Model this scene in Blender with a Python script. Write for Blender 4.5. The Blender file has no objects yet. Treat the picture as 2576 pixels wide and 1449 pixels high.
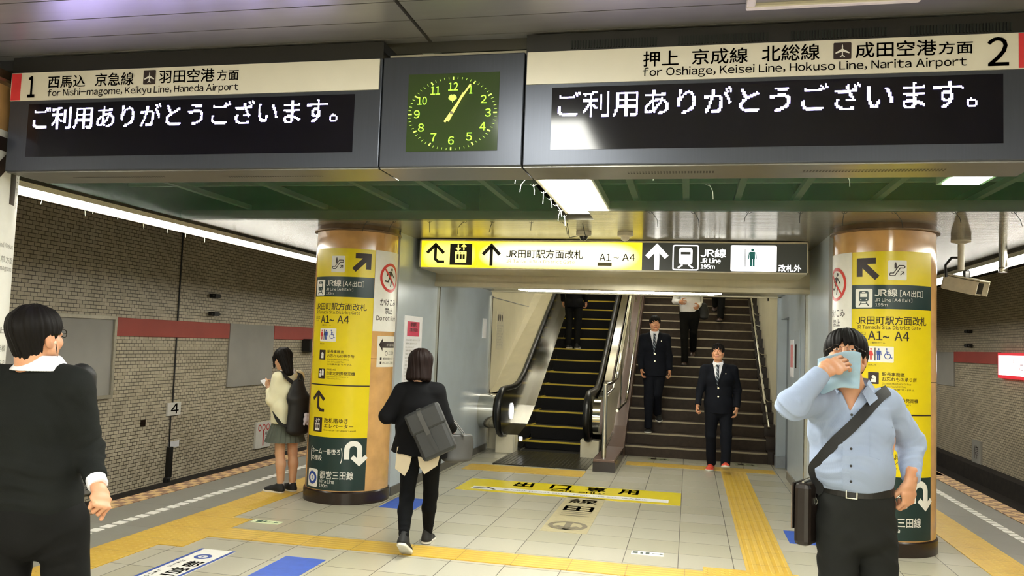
import bpy, bmesh, math, random
import numpy as np
from mathutils import Vector, Matrix
from mathutils.geometry import tessellate_polygon

S = bpy.context.scene
COL = S.collection
rnd = random.Random(7)

# ------------------------------------------------------------------ camera, world, exposure
def make_camera():
    yaw, pitch, roll, f = .2141, .0663, .03577, 2071.6
    d = Vector((-math.sin(yaw)*math.cos(pitch), math.cos(yaw)*math.cos(pitch), math.sin(pitch)))
    r0 = Vector((math.cos(yaw), math.sin(yaw), 0)); u0 = r0.cross(d)
    r = r0*math.cos(roll)+u0*math.sin(roll); u = -r0*math.sin(roll)+u0*math.cos(roll)
    cam = bpy.data.cameras.new('camera'); cam.sensor_width = 36.0; cam.lens = f*36.0/2576.0
    cam.clip_start = .05; cam.clip_end = 200
    o = bpy.data.objects.new('camera', cam); COL.objects.link(o)
    M = Matrix((r, u, -d)).transposed().to_4x4(); M.translation = Vector((0, 0, 1.6))
    o.matrix_world = M; S.camera = o
make_camera()

W = bpy.data.worlds.new('world'); S.world = W; W.use_nodes = True
W.node_tree.nodes['Background'].inputs[0].default_value = (.9, 1, .95, 1)
W.node_tree.nodes['Background'].inputs[1].default_value = 0.0
S.view_settings.view_transform = 'Standard'; S.view_settings.look = 'None'
S.view_settings.gamma = 1; S.view_settings.use_curve_mapping = False
S.view_settings.exposure = 2.7
S.cycles.use_denoising = True
S.cycles.max_bounces = 8; S.cycles.diffuse_bounces = 5; S.cycles.glossy_bounces = 4; S.cycles.transmission_bounces = 4
S.cycles.transparent_max_bounces = 8
S.cycles.sample_clamp_indirect = 6.0
S.cycles.caustics_reflective = False; S.cycles.caustics_refractive = False
LAMP = 6.5          # radiance of the platform tubes
LAMPCOL = (1.0, .97, .88)

# ------------------------------------------------------------------ materials
def lin(c):
    if isinstance(c, str):
        c = c.lstrip('#'); c = [int(c[i:i+2], 16)/255 for i in (0, 2, 4)]
    return [x/12.92 if x <= .04045 else ((x+.055)/1.055)**2.4 for x in c]
class NT:
    def __init__(s, name):
        s.m = bpy.data.materials.new(name); s.m.use_nodes = True
        s.t = s.m.node_tree; s.b = s.t.nodes['Principled BSDF']; s.out = s.t.nodes['Material Output']
    def n(s, typ, **kw):
        x = s.t.nodes.new(typ)
        for k, v in kw.items(): setattr(x, k, v)
        return x
    def l(s, a, b): s.t.links.new(a, b)
    def coord(s, kind='Object'):
        return s.n('ShaderNodeTexCoord').outputs[kind]
    def math(s, op, a, b=None, c=None):
        x = s.n('ShaderNodeMath', operation=op)
        for i, v in enumerate((a, b, c)):
            if v is None: continue
            if isinstance(v, (int, float)): x.inputs[i].default_value = v
            else: s.l(v, x.inputs[i])
        return x.outputs[0]
    def mix(s, fac, a, b):
        x = s.n('ShaderNodeMix', data_type='RGBA')
        for i, v in ((0, fac), (6, a), (7, b)):
            if isinstance(v, (int, float)): x.inputs[i].default_value = v
            elif isinstance(v, (list, tuple)): x.inputs[i].default_value = (*v[:3], 1)
            else: s.l(v, x.inputs[i])
        return x.outputs[2]
    def noise(s, vec, scale, detail=3, rough=.55):
        x = s.n('ShaderNodeTexNoise'); x.inputs['Scale'].default_value = scale
        x.inputs['Detail'].default_value = detail; x.inputs['Roughness'].default_value = rough
        s.l(vec, x.inputs['Vector']); return x.outputs['Fac']
    def mapping(s, vec, scale=(1, 1, 1), loc=(0, 0, 0)):
        x = s.n('ShaderNodeMapping'); s.l(vec, x.inputs[0])
        x.inputs['Location'].default_value = loc; x.inputs['Scale'].default_value = scale
        return x.outputs[0]
    def ramp(s, fac, lo, hi):
        x = s.n('ShaderNodeMapRange'); s.l(fac, x.inputs[0]); x.inputs[1].default_value = lo; x.inputs[2].default_value = hi
        return x.outputs[0]
    def bump(s, h, strength=.3, dist=.01):
        x = s.n('ShaderNodeBump'); x.inputs['Strength'].default_value = strength; x.inputs['Distance'].default_value = dist
        s.l(h, x.inputs['Height']); s.l(x.outputs[0], s.b.inputs['Normal'])
    def base(s, v, rough=None, metal=None):
        if isinstance(v, (list, tuple)): s.b.inputs['Base Color'].default_value = (*v[:3], 1)
        else: s.l(v, s.b.inputs['Base Color'])
        if rough is not None: s.b.inputs['Roughness'].default_value = rough
        if metal is not None: s.b.inputs['Metallic'].default_value = metal

def mat(name, col, rough=.5, metal=0, var=.08, scale=20, bump=0, bscale=200, spec=.5, vecscale=(1, 1, 1), coat=0, sheen=0):
    t = NT(name); c = lin(col); v = t.mapping(t.coord(), vecscale)
    n = t.noise(v, scale)
    lo = [x*(1-var) for x in c]; hi = [min(1, x*(1+var)) for x in c]
    t.base(t.mix(t.ramp(n, .3, .7), lo, hi), rough, metal)
    t.b.inputs['Specular IOR Level'].default_value = spec
    if coat: t.b.inputs['Coat Weight'].default_value = coat; t.b.inputs['Coat Roughness'].default_value = .1
    if sheen: t.b.inputs['Sheen Weight'].default_value = sheen; t.b.inputs['Sheen Roughness'].default_value = .5
    if bump: t.bump(t.noise(v, bscale, 2), bump, .004)
    return t.m
def emit(name, col, strength, var=.03, base=None):
    t = NT(name); n = t.noise(t.coord(), 3)
    c = lin(col) if isinstance(col, str) else list(col)
    t.base(base or [x*.8 for x in c], .4 if 'clock_face' not in name else .12)
    t.l(t.mix(n, [x*(1-var) for x in c], c), t.b.inputs['Emission Color'])
    t.b.inputs['Emission Strength'].default_value = strength
    return t.m

M = {}
M['lamp'] = emit('lamp_diffuser', LAMPCOL, LAMP)
M['lampsq'] = emit('panel_lamp_diffuser', (1, 1, .92), LAMP*1.2)
M['lamptube'] = emit('hot_tube', (1, .98, .88), LAMP*2)
M['led'] = emit('led_dot', (.54, .45, 1.0), 7)
M['signmetal'] = mat('grey_sign_metal', '#42464f', .34, .55, .05, 4, vecscale=(40, 1, 1))
M['soffit'] = mat('sign_underside_metal', '#7f7d76', .3, .8, .06, 4)
M['ledglass'] = mat('black_display_glass', '#0a0914', .10, 0, .2, 10, spec=.32)
M['cream'] = mat('cream_sign_face', '#ddd8c8', .35, 0, .03, 5)
M['red'] = mat('red_sign_band', '#d8393f', .4)
M['ink'] = mat('dark_brown_ink', '#2b1d18', .45)
M['black'] = mat('black_paint', '#15130f', .5)
M['white'] = mat('white_sign_paint', '#e4e2da', .4, 0, .03)
M['yellow'] = mat('yellow_sign_face', '#dcc70e', .3, 0, .03, 6)
M['green'] = mat('dark_green_sign_face', '#17302f', .3, 0, .05, 6)
M['blue'] = mat('blue_floor_tape', '#2d55b4', .5, 0, .1, 12)
M['bluesign'] = mat('blue_line_mark', '#26479a', .4)
M['redsign'] = mat('red_prohibition_ring', '#cf3a35', .4)
M['tan'] = mat('tan_glazed_column', '#c79a62', .16, 0, .14, 6, spec=.6, coat=.4)
M['darkband'] = mat('dark_brown_plinth', '#241812', .25, 0, .15)
M['steel'] = mat('brushed_stainless_steel', '#c3c0b4', .2, 1, .06, 8, vecscale=(1, 1, 30))
M['chrome'] = mat('polished_steel', '#dcdad0', .08, 1, .03)
M['esdeck'] = mat('satin_steel_deck', '#ddd6be', .32, .35, .05, 5)
M['dkpanel'] = mat('dark_balustrade_panel', '#2a281f', .16, .3, .1, 6)
M['rubber'] = mat('black_rubber_handrail', '#0d0d0c', .35)
M['comb'] = mat('dark_landing_plate', '#35342f', .3, .7, .1, 30)
M['step'] = mat('black_escalator_step', '#040303', .6, 0, .2, 60, spec=.2)
M['ylw'] = mat('yellow_step_edge', '#c9b02a', .5)
M['brownpanel'] = mat('brown_partition_panel', '#6a5348', .3, .2, .06, 6)
M['stairs'] = mat('brown_stone_stair', '#32261b', .55, 0, .25, 14, bump=.15, spec=.3)
M['nosing'] = mat('pale_metal_nosing', '#857b66', .35, .5)
M['grout'] = mat('pale_trim_paint', '#8d939a', .4, .2)
M['encl'] = mat('blue_grey_wall_panel', '#b0bbc4', .3, .05, .06, 3, bump=.02, bscale=20)
M['creamwall'] = mat('cream_stair_wall', '#d6cfb4', .4, 0, .05, 2)
M['header'] = mat('taupe_header_panel', '#bdb59c', .28, .3, .04, 3, vecscale=(6, 1, 1))
M['concrete'] = mat('dark_concrete', '#3a372e', .9, 0, .3, 4, bump=.4, bscale=30)
M['trackdark'] = mat('dark_track_bed', '#241e17', .95, 0, .4, 8, bump=.6, bscale=25)
M['voidm'] = mat('dark_ceiling_void', '#1c211d', .9, 0, .25, 3)
M['bar'] = mat('galvanised_ceiling_bar', '#8f988d', .5, .3)
M['cabletie'] = mat('pale_cable_tie', '#d7dccb', .5)
M['cabletied'] = mat('dark_cable_tie', '#1c1d17', .5)
M['paper'] = mat('white_notice_paper', '#e6e6ea', .5, 0, .03)
M['panelgrey'] = mat('blank_grey_poster_panel', '#a19f97', .55, 0, .08, 1.5)
M['frame'] = mat('aluminium_poster_frame', '#b5b1a2', .35, .6)
M['bandred'] = mat('faded_red_wall_band', '#b0493c', .5, 0, .08, 2)
M['camwhite'] = mat('off_white_housing', '#cfc8b2', .4)
M['lens'] = mat('dark_lens_glass', '#0c0b09', .08)
M['clockface'] = emit('clock_face_green', (.032, .060, .015), .02, .1)
M['clockmark'] = emit('luminous_clock_mark', (.50, .80, .10), .17)
M['clockhand'] = emit('luminous_clock_hand', (.78, .72, .16), .12)

def floor_mat():
    t = NT('pale_platform_tile'); v = t.mapping(t.coord(), loc=(.05, -7.11+.41*30, 0))
    b = t.n('ShaderNodeTexBrick'); b.offset = 0; b.squash = 1
    b.inputs['Scale'].default_value = 1; b.inputs['Brick Width'].default_value = .405; b.inputs['Row Height'].default_value = .41
    b.inputs['Mortar Size'].default_value = .0035; b.inputs['Mortar Smooth'].default_value = .2
    b.inputs['Color1'].default_value = (*lin('#b6b1a0'), 1); b.inputs['Color2'].default_value = (*lin('#aca792'), 1)
    b.inputs['Mortar'].default_value = (*lin('#67625a'), 1); b.inputs['Bias'].default_value = 0
    t.l(v, b.inputs['Vector'])
    n = t.noise(t.coord(), 1.2, 6, .65); n2 = t.noise(t.coord(), 60, 3)
    t.base(t.mix(t.math('MULTIPLY', n2, .12), b.outputs['Color'], lin('#8d8878')), .27)
    t.bump(t.math('SUBTRACT', 1, b.outputs['Fac']), .25, .003)
    return t.m
M['floor'] = floor_mat()
def grey_mat():
    t = NT('grey_platform_margin'); b = t.n('ShaderNodeTexBrick'); b.offset = 0
    t.l(t.mapping(t.coord(), loc=(.2, -.31+.41*30, 0)), b.inputs['Vector'])
    b.inputs['Scale'].default_value = 1; b.inputs['Brick Width'].default_value = 2; b.inputs['Row Height'].default_value = .82
    b.inputs['Mortar Size'].default_value = .003
    b.inputs['Color1'].default_value = (*lin('#84837a'), 1); b.inputs['Color2'].default_value = (*lin('#7b7a71'), 1); b.inputs['Mortar'].default_value = (*lin('#5d5a52'), 1)
    n = t.noise(t.coord(), 2.5, 6, .7)
    t.base(t.mix(t.ramp(n, .45, .85), b.outputs['Color'], lin('#7b776c')), .4)
    return t.m
M['margin'] = grey_mat()
def tactile(kind):
    t = NT('yellow_tactile_'+kind); co = t.coord(); sx = t.n('ShaderNodeSeparateXYZ'); t.l(co, sx.inputs[0])
    p = .3/5
    def wave(a): return t.math('ABSOLUTE', t.math('SUBTRACT', t.math('FRACT', t.math('DIVIDE', a, p)), .5))
    if kind == 'dots':
        x = wave(sx.outputs[0]); y = wave(sx.outputs[1])
        d = t.math('SQRT', t.math('ADD', t.math('MULTIPLY', x, x), t.math('MULTIPLY', y, y)))
        h = t.ramp(d, .28, .18)
    else:
        h = t.ramp(wave(sx.outputs[0 if kind == 'bars_y' else 1]), .30, .20)
    n = t.noise(co, 3, 6, .7); n2 = t.noise(co, 40, 3)
    # seams every 0.3 m
    s1 = t.math('ABSOLUTE', t.math('SUBTRACT', t.math('FRACT', t.math('DIVIDE', sx.outputs[1 if kind != 'bars_x' else 0], .41)), .5))
    seam = t.ramp(s1, .488, .495)
    c = t.mix(t.ramp(n, .4, .75), lin('#c9a536'), lin('#ba922e'))
    c = t.mix(t.math('MULTIPLY', h, .25), c, lin('#d9bf74'))
    c = t.mix(t.math('MULTIPLY', n2, .2), c, lin('#a3812f'))
    t.base(t.mix(t.math('MULTIPLY', seam, .6), c, lin('#6a5526')), .45)
    t.bump(h, .5, .005)
    return t.m
for k in ('dots', 'bars_y', 'bars_x'): M[k] = tactile(k)
def brick_mat(c1, c2, mo):
    t = NT('beige_glazed_brick'); sx = t.n('ShaderNodeSeparateXYZ'); t.l(t.coord(), sx.inputs[0])
    cb = t.n('ShaderNodeCombineXYZ'); t.l(sx.outputs[1], cb.inputs[0]); t.l(sx.outputs[2], cb.inputs[1])
    v = t.mapping(cb.outputs[0], loc=(20, 20, 0))
    b = t.n('ShaderNodeTexBrick'); t.l(v, b.inputs['Vector']); b.offset = .5
    for k, val in (('Scale', 1), ('Brick Width', .11), ('Row Height', .054), ('Mortar Size', .0042), ('Mortar Smooth', .1), ('Bias', -.1)): b.inputs[k].default_value = val
    b.inputs['Color1'].default_value = (*lin(c1), 1); b.inputs['Color2'].default_value = (*lin(c2), 1); b.inputs['Mortar'].default_value = (*lin(mo), 1)
    n = t.noise(v, .7, 6, .65)
    t.base(t.mix(t.math('MULTIPLY', t.ramp(n, .45, .8), .5), b.outputs['Color'], lin('#6d6350')), .35)
    t.bump(t.math('SUBTRACT', 1, b.outputs['Fac']), .4, .006)
    return t.m
M['brick'] = brick_mat('#d0c6ae', '#b9ae95', '#2b2418')
def ceil_mat(name, pitch, col, rough):
    t = NT(name); sx = t.n('ShaderNodeSeparateXYZ'); t.l(t.coord(), sx.inputs[0])
    w = t.math('SINE', t.math('MULTIPLY', sx.outputs[1], 2*math.pi/pitch))
    n = t.noise(t.coord(), 2, 4)
    t.base(t.mix(n, [x*.9 for x in lin(col)], lin(col)), rough, .55)
    t.bump(w, .25, .004)
    return t.m
M['ceilfine'] = ceil_mat('ribbed_pale_ceiling', .032, '#9d998b', .17)
M['ceilslat'] = mat('satin_ceiling_slat', '#93918c', .33, .55, .05, 3, vecscale=(1, 8, 1))
def net_mat():
    t = NT('green_safety_net'); v = t.coord(); n = t.noise(v, 1.3, 5, .6)
    sx = t.n('ShaderNodeSeparateXYZ'); t.l(v, sx.inputs[0])
    t.base(t.mix(n, lin('#0c4725'), lin('#1b6540')), .55)
    mx = t.n('ShaderNodeMixShader'); tr = t.n('ShaderNodeBsdfTransparent')
    mx.inputs[0].default_value = .5
    t.l(t.b.outputs[0], mx.inputs[1]); t.l(tr.outputs[0], mx.inputs[2]); t.l(mx.outputs[0], t.out.inputs[0])
    return t.m
M['net'] = net_mat()
def edge_mat():
    t = NT('beige_brown_edge_blocks'); sx = t.n('ShaderNodeSeparateXYZ'); t.l(t.coord(), sx.inputs[0])
    k = t.math('FLOOR', t.math('DIVIDE', sx.outputs[1], .105)); j = t.math('FLOOR', t.math('DIVIDE', sx.outputs[0], .105))
    chk = t.math('ABSOLUTE', t.math('MODULO', t.math('ADD', k, j), 2))
    n = t.noise(t.coord(), 7, 5, .7)
    c = t.mix(chk, lin('#c9a876'), lin('#8a6a52'))
    w = t.math('SINE', t.math('MULTIPLY', t.math('ADD', sx.outputs[1], t.math('MULTIPLY', sx.outputs[0], .35)), 46))
    c = t.mix(t.math('MULTIPLY', t.math('MULTIPLY', t.ramp(n, .58, .64), t.ramp(w, -.1, .1)), .8), c, lin('#4a3a20'))
    t.base(c, .6); return t.m
M['edge'] = edge_mat()
def backlit(name, c_rim, c_core, s_rim, s_core, x0, x1, zc, hz):
    # back-lit acrylic: the tubes behind it make the middle brighter than the rim
    t = NT(name); sx = t.n('ShaderNodeSeparateXYZ'); t.l(t.coord(), sx.inputs[0])
    z = t.math('DIVIDE', t.math('SUBTRACT', sx.outputs[2], zc), hz)
    x = t.math('DIVIDE', t.math('SUBTRACT', sx.outputs[0], (x0+x1)/2), (x1-x0)/2)
    z2 = t.math('MULTIPLY', z, z); x2 = t.math('MULTIPLY', x, x)
    x8 = t.math('MULTIPLY', t.math('MULTIPLY', x2, x2), x2)
    f = t.math('SUBTRACT', 1, t.math('ADD', t.math('MULTIPLY', z2, .75), t.math('MULTIPLY', x8, .9)))
    f = t.math('MAXIMUM', f, 0)
    t.base([.3*c for c in lin(c_rim)], .3)
    t.l(t.mix(t.ramp(f, .2, .85), lin(c_rim), lin(c_core)), t.b.inputs['Emission Color'])
    t.l(t.math('ADD', t.math('MULTIPLY', f, s_core-s_rim), s_rim), t.b.inputs['Emission Strength'])
    return t.m
M['lityellow'] = backlit('backlit_yellow_acrylic', '#f8dc20', '#fff8c8', 0.26, .36, -1.37, .385, .145, .15)
M['lityellow2'] = backlit('backlit_yellow_acrylic_short', '#f8d918', '#fdee70', 0.26, .34, -1.99, -1.37, .145, .15)
M['litwhite'] = emit('backlit_white_acrylic', (1, 1, .98), .36)
M['litdark'] = emit('backlit_dark_film', lin('#44463c'), .06, base=lin('#1d1e1a'))
M['litad'] = emit('backlit_advert', (1, .97, .95), .5)
M['litred'] = emit('backlit_advert_red', lin('#e0303a'), .12)

# ------------------------------------------------------------------ objects
def tag(o, label=None, cat=None, group=None, kind=None):
    for k, v in (('label', label), ('category', cat), ('group', group), ('kind', kind)):
        if v: o[k] = v
    return o
def empty(name, label, cat, loc=(0, 0, 0), group=None, rotz=0):
    o = bpy.data.objects.new(name, None); COL.objects.link(o); o.location = loc; o.rotation_euler = (0, 0, rotz)
    o.empty_display_size = .1
    return tag(o, label, cat, group)
class MB:
    """collects shapes, links them as ONE mesh object"""
    def __init__(s): s.v = []; s.f = []; s.mi = []; s.cm = 0
    def add(s, vs, fs):
        b = len(s.v); s.v += [tuple(map(float, p)) for p in vs]; s.f += [tuple(b+i for i in f) for f in fs]; s.mi += [s.cm]*len(fs); return s
    def box(s, x0, x1, y0, y1, z0, z1):
        return s.add([(x0, y0, z0), (x1, y0, z0), (x1, y1, z0), (x0, y1, z0), (x0, y0, z1), (x1, y0, z1), (x1, y1, z1), (x0, y1, z1)],
                     [(3, 2, 1, 0), (4, 5, 6, 7), (0, 1, 5, 4), (1, 2, 6, 5), (2, 3, 7, 6), (3, 0, 4, 7)])
    def obox(s, c, ax, ay, az):
        c, ax, ay, az = map(Vector, (c, ax, ay, az)); P = []
        for k in (-1, 1):
            for i, j in ((-1, -1), (1, -1), (1, 1), (-1, 1)): P.append(c+ax*i+ay*j+az*k)
        fs = [(3, 2, 1, 0), (4, 5, 6, 7), (0, 1, 5, 4), (1, 2, 6, 5), (2, 3, 7, 6), (3, 0, 4, 7)]
        if ax.cross(ay).dot(az) < 0: fs = [f[::-1] for f in fs]
        return s.add(P, fs)
    def prism(s, poly, a, b, axis=0):
        """polygon in the plane across the axis, run from a to b along it"""
        def P(p, t):
            q = list(p); q.insert(axis, t); return q
        n = len(poly); vs = [P(p, a) for p in poly]+[P(p, b) for p in poly]
        tr = tessellate_polygon([[Vector((p[0], p[1], 0)) for p in poly]])
        fs = [tuple(t) for t in tr]+[tuple(n+i for i in t[::-1]) for t in tr]+[(i, (i+1) % n, n+(i+1) % n, n+i) for i in range(n)]
        return s.add(vs, fs)
    def tube(s, pts, r, n=10, cap=True, flat=1.0):
        pts = [Vector(p) for p in pts]; rs = r if isinstance(r, (list, tuple)) else [r]*len(pts)
        vs = []; fs = []; up = None
        for i, p in enumerate(pts):
            d = (pts[min(i+1, len(pts)-1)]-pts[max(i-1, 0)]).normalized()
            if up is None:
                a = Vector((0, 0, 1)) if abs(d.z) < .9 else Vector((1, 0, 0)); up = (a-d*a.dot(d)).normalized()
            else: up = (up-d*up.dot(d)).normalized()
            q = d.cross(up)
            for k in range(n):
                t = 2*math.pi*k/n; vs.append(p+(q*math.cos(t)+up*math.sin(t)*flat)*rs[i])
        for i in range(len(pts)-1):
            for k in range(n): fs.append((i*n+k, i*n+(k+1) % n, (i+1)*n+(k+1) % n, (i+1)*n+k))
        if cap: fs.append(tuple(range(n))[::-1]); fs.append(tuple((len(pts)-1)*n+k for k in range(n)))
        return s.add(vs, fs)
    def lathe(s, prof, c=(0, 0, 0), n=64, a0=0, a1=2*math.pi):
        c = Vector(c); m = len(prof); full = abs(a1-a0-2*math.pi) < 1e-6; N = n if full else n+1; vs = []
        for k in range(N):
            t = a0+(a1-a0)*k/n
            for r, z in prof: vs.append((c.x+r*math.sin(t), c.y-r*math.cos(t), c.z+z))
        fs = []
        for k in range(n):
            k2 = (k+1) % N
            for i in range(m-1): fs.append((k*m+i, k2*m+i, k2*m+i+1, k*m+i+1))
        return s.add(vs, fs)
    def build(s, name, mats, parent=None, bevel=0, smooth=False, kind=None):
        me = bpy.data.meshes.new(name); off = Vector((0, 0, 0))
        root = parent
        while root is not None: off += root.location; root = root.parent
        me.from_pydata([tuple(Vector(p)-off) for p in s.v], [], s.f)
        for m in (mats if isinstance(mats, (list, tuple)) else [mats]): me.materials.append(m)
        if any(s.mi): me.polygons.foreach_set('material_index', s.mi)
        me.validate(); me.update()
        o = bpy.data.objects.new(name, me); COL.objects.link(o)
        if parent is not None: o.parent = parent
        if bevel:
            b = o.modifiers.new('bevel', 'BEVEL'); b.width = bevel; b.segments = 2; b.limit_method = 'ANGLE'
        if smooth:
            me.shade_smooth()
            if smooth == 'auto': me.set_sharp_from_angle(angle=math.radians(35))
        if kind: o['kind'] = kind
        return o
def struct(name, mb, m, **kw): return mb.build(name, m, kind='structure', **kw)

# ------------------------------------------------------------------ lettering
_tc = {}; _gc = {}
def glyph(ch, res):
    k = (ch, res)
    if k not in _gc:
        cu = bpy.data.curves.new('t', 'FONT'); cu.body = ch; cu.resolution_u = res
        o = bpy.data.objects.new('t', cu); COL.objects.link(o); bpy.context.view_layer.update()
        me = bpy.data.meshes.new_from_object(o.evaluated_get(bpy.context.evaluated_depsgraph_get()))
        v = np.array([p.co[:2] for p in me.vertices]).reshape(-1, 2); me.calc_loop_triangles()
        f = np.array([t.vertices[:] for t in me.loop_triangles]).reshape(-1, 3)
        bpy.data.objects.remove(o); bpy.data.curves.remove(cu); bpy.data.meshes.remove(me); _gc[k] = (v, f)
    return _gc[k]
def text_geo(s, res=3):
    """letters set side by side, scaled to the unit square"""
    k = (s, res)
    if k not in _tc:
        x = 0; vs = []; fs = []; b = 0
        for ch in s:
            if ch == ' ': x += .27; continue
            lat = 33 <= ord(ch) < 126 or ch == '\u2019'
            v, f = glyph(chr(ord(ch)+0xFEE0) if 33 <= ord(ch) < 126 else ch, res)
            if len(v) == 0: x += .5; continue
            if lat: w = v[:, 0].max()-v[:, 0].min(); v = v-np.array([v[:, 0].min()-.045, 0]); adv = w+.09
            else: adv = 1.0
            vs.append(v+np.array([x, 0])); fs.append(f+b); b += len(v); x += adv
        v = np.concatenate(vs); f = np.concatenate(fs); lo, hi = v.min(0), v.max(0); _tc[k] = ((v-lo)/np.maximum(hi-lo, 1e-6), f)
    return _tc[k]
def plane_y(Y):                     # a sign face that looks toward -Y
    return lambda u, v, h: (u, Y-h, v)
def plane_x(X, sgn=1):              # on a wall; u runs along Y
    return lambda u, v, h: (X+sgn*h, u, v)
def on_floor(z=0): return lambda u, v, h: (u, v, z+h)
def cyl_map(cx, cy, r): return lambda u, v, h: (cx+(r+h)*math.sin(u/r), cy-(r+h)*math.cos(u/r), v)
class Decal(MB):
    """flat lettering and marks laid on a surface map (u, v, height)"""
    def __init__(s, fmap, h=.0015, maxlen=None): super().__init__(); s.fm = fmap; s.h = h; s.ml = maxlen
    def put(s, vs, tris, h=None):
        vs = [tuple(p) for p in vs]; tris = [tuple(t) for t in tris]; hh = s.h if h is None else h
        if s.ml:
            for _ in range(5):
                out = []; mid = {}; did = False
                for a, b, c in tris:
                    L = max(abs(vs[a][0]-vs[b][0]), abs(vs[b][0]-vs[c][0]), abs(vs[a][0]-vs[c][0]))
                    if L <= s.ml: out.append((a, b, c)); continue
                    did = True
                    def m(i, j):
                        k = (min(i, j), max(i, j))
                        if k not in mid:
                            vs.append(((vs[i][0]+vs[j][0])/2, (vs[i][1]+vs[j][1])/2)); mid[k] = len(vs)-1
                        return mid[k]
                    ab, bc, ca = m(a, b), m(b, c), m(c, a); out += [(a, ab, ca), (ab, b, bc), (ca, bc, c), (ab, bc, ca)]
                tris = out
                if not did: break
        s.add([s.fm(u, v, hh) for u, v in vs], tris); return s
    def text(s, t, u0, v0, u1, v1, off=0.0, res=3, h=None):
        v, f = text_geo(t, res)
        e = off*(v1-v0)*.8            # heavier strokes: the same glyphs laid again a hair to each side
        for du, dv in (((-e, -e), (e, -e), (-e, e), (e, e)) if off else ((0, 0),)):
            s.put([(u0+abs(e)+du+p[0]*(u1-u0-2*abs(e)), v0+dv+p[1]*(v1-v0)) for p in v], f, h)
        return s
    def poly(s, p, h=None):
        tr = tessellate_polygon([[Vector((a, b, 0)) for a, b in p]]); return s.put(p, tr, h)
    def rect(s, u0, v0, u1, v1, h=None): return s.poly([(u0, v0), (u1, v0), (u1, v1), (u0, v1)], h)
    def rrect(s, u0, v0, u1, v1, r, h=None):
        p = []
        for cx, cy, a in ((u1-r, v1-r, 0), (u0+r, v1-r, 90), (u0+r, v0+r, 180), (u1-r, v0+r, 270)):
            for k in range(5): t = math.radians(a+k*22.5); p.append((cx+r*math.cos(t), cy+r*math.sin(t)))
        return s.poly(p, h)
    def disc(s, u, v, r, ry=None, n=28, h=None):
        ry = ry or r; return s.poly([(u+r*math.cos(2*math.pi*k/n), v+ry*math.sin(2*math.pi*k/n)) for k in range(n)], h)
    def ring(s, u, v, r0, r1, n=40, a0=0, a1=360, h=None, sy=1):
        vs = []; fs = []
        for k in range(n+1):
            t = math.radians(a0+(a1-a0)*k/n)
            vs += [(u+r0*math.cos(t), v+r0*sy*math.sin(t)), (u+r1*math.cos(t), v+r1*sy*math.sin(t))]
        for k in range(n): fs += [(2*k, 2*k+1, 2*k+3), (2*k, 2*k+3, 2*k+2)]
        return s.put(vs, fs, h)
    def line(s, pts, w, h=None):
        P = [np.array(p, float) for p in pts]; n = len(P); L = []; R = []
        for i in range(n):
            d0 = P[i]-P[i-1] if i else P[1]-P[0]; d1 = P[i+1]-P[i] if i < n-1 else d0
            d0 = d0/np.linalg.norm(d0); d1 = d1/np.linalg.norm(d1); t = d0+d1; t = t/np.linalg.norm(t)
            q = np.array((-t[1], t[0])); k = w/2/max(.4, abs(t@d0)); L.append(P[i]+q*k); R.append(P[i]-q*k)
        vs = [p for a in zip(L, R) for p in a]; fs = []
        for i in range(n-1): fs += [(2*i, 2*i+1, 2*i+3), (2*i, 2*i+3, 2*i+2)]
        return s.put(vs, fs, h)
    def arrow(s, u, v, L, ang, w, head=None, h=None):
        """shaft with a chevron head, centred on (u, v), pointing along ang (degrees)"""
        a = math.radians(ang); dx, dy = math.cos(a), math.sin(a); head = head or L*.5
        tip = (u+dx*L/2, v+dy*L/2); tail = (u-dx*L/2, v-dy*L/2)
        s.line([tail, (tip[0]-dx*w*.7, tip[1]-dy*w*.7)], w, h)
        pts = []
        for sg in (1, -1):
            b = a+math.pi-sg*math.pi/4; pts.append((tip[0]+math.cos(b)*head, tip[1]+math.sin(b)*head))
        s.line([pts[0], tip, pts[1]], w, h); return s

# ================================================================== THE SETTING
Y0, Y1 = -9.0, 30.0
XL, XR = -5.2, 3.45            # platform edges
WL, WR = -8.3, 6.6             # track walls
struct('floor', MB().box(-3.85, 2.23, Y0, Y1, -.3, 0), M['floor'])
m = MB().box(XL, -3.85, Y0, Y1, -.3, -.002); struct('floor_margin', m, M['margin'])
m = MB().box(2.23, XR, Y0, Y1, -.3, -.002); struct('floor_margin', m, M['margin'])
for x0, x1 in ((XL+.15, XL+.3), (XR-.3, XR-.15)):
    struct('wall_under_platform', MB().box(x0, x1, Y0, Y1, -1.2, -.3), M['concrete'])
struct('trim_platform_edge', MB().box(XL-.01, XL+.21, Y0, Y1, -.03, .004), M['edge'])
struct('trim_platform_edge', MB().box(XR-.21, XR+.01, Y0, Y1, -.03, .004), M['edge'])
for a, b in ((WL, XL+.2), (XR-.2, WR)):
    struct('floor_track_bed', MB().box(a, b, Y0, Y1, -1.3, -1.15), M['trackdark'])
struct('trim_wall_ledge', MB().box(WL, WL+.28, Y0, Y1, -1.15, -.86), M['trackdark'])
struct('trim_wall_ledge', MB().box(WR-.28, WR, Y0, Y1, -1.15, -.80), M['trackdark'])
struct('wall_left', MB().box(WL-.2, WL, Y0, Y1, -1.3, 3.4), M['brick'])
struct('wall_right', MB().box(WR, WR+.2, Y0, Y1, -1.3, 3.6), M['brick'])
struct('wall_back', MB().box(WL, WR, Y0-.2, Y0, -1.3, 3.6), M['creamwall'])
struct('wall_far', MB().box(WL, -3.2, Y1, Y1+.2, -1.3, 3.6), M['concrete'])
struct('wall_far', MB().box(1.9, WR, Y1, Y1+.2, -1.3, 3.6), M['concrete'])
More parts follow.
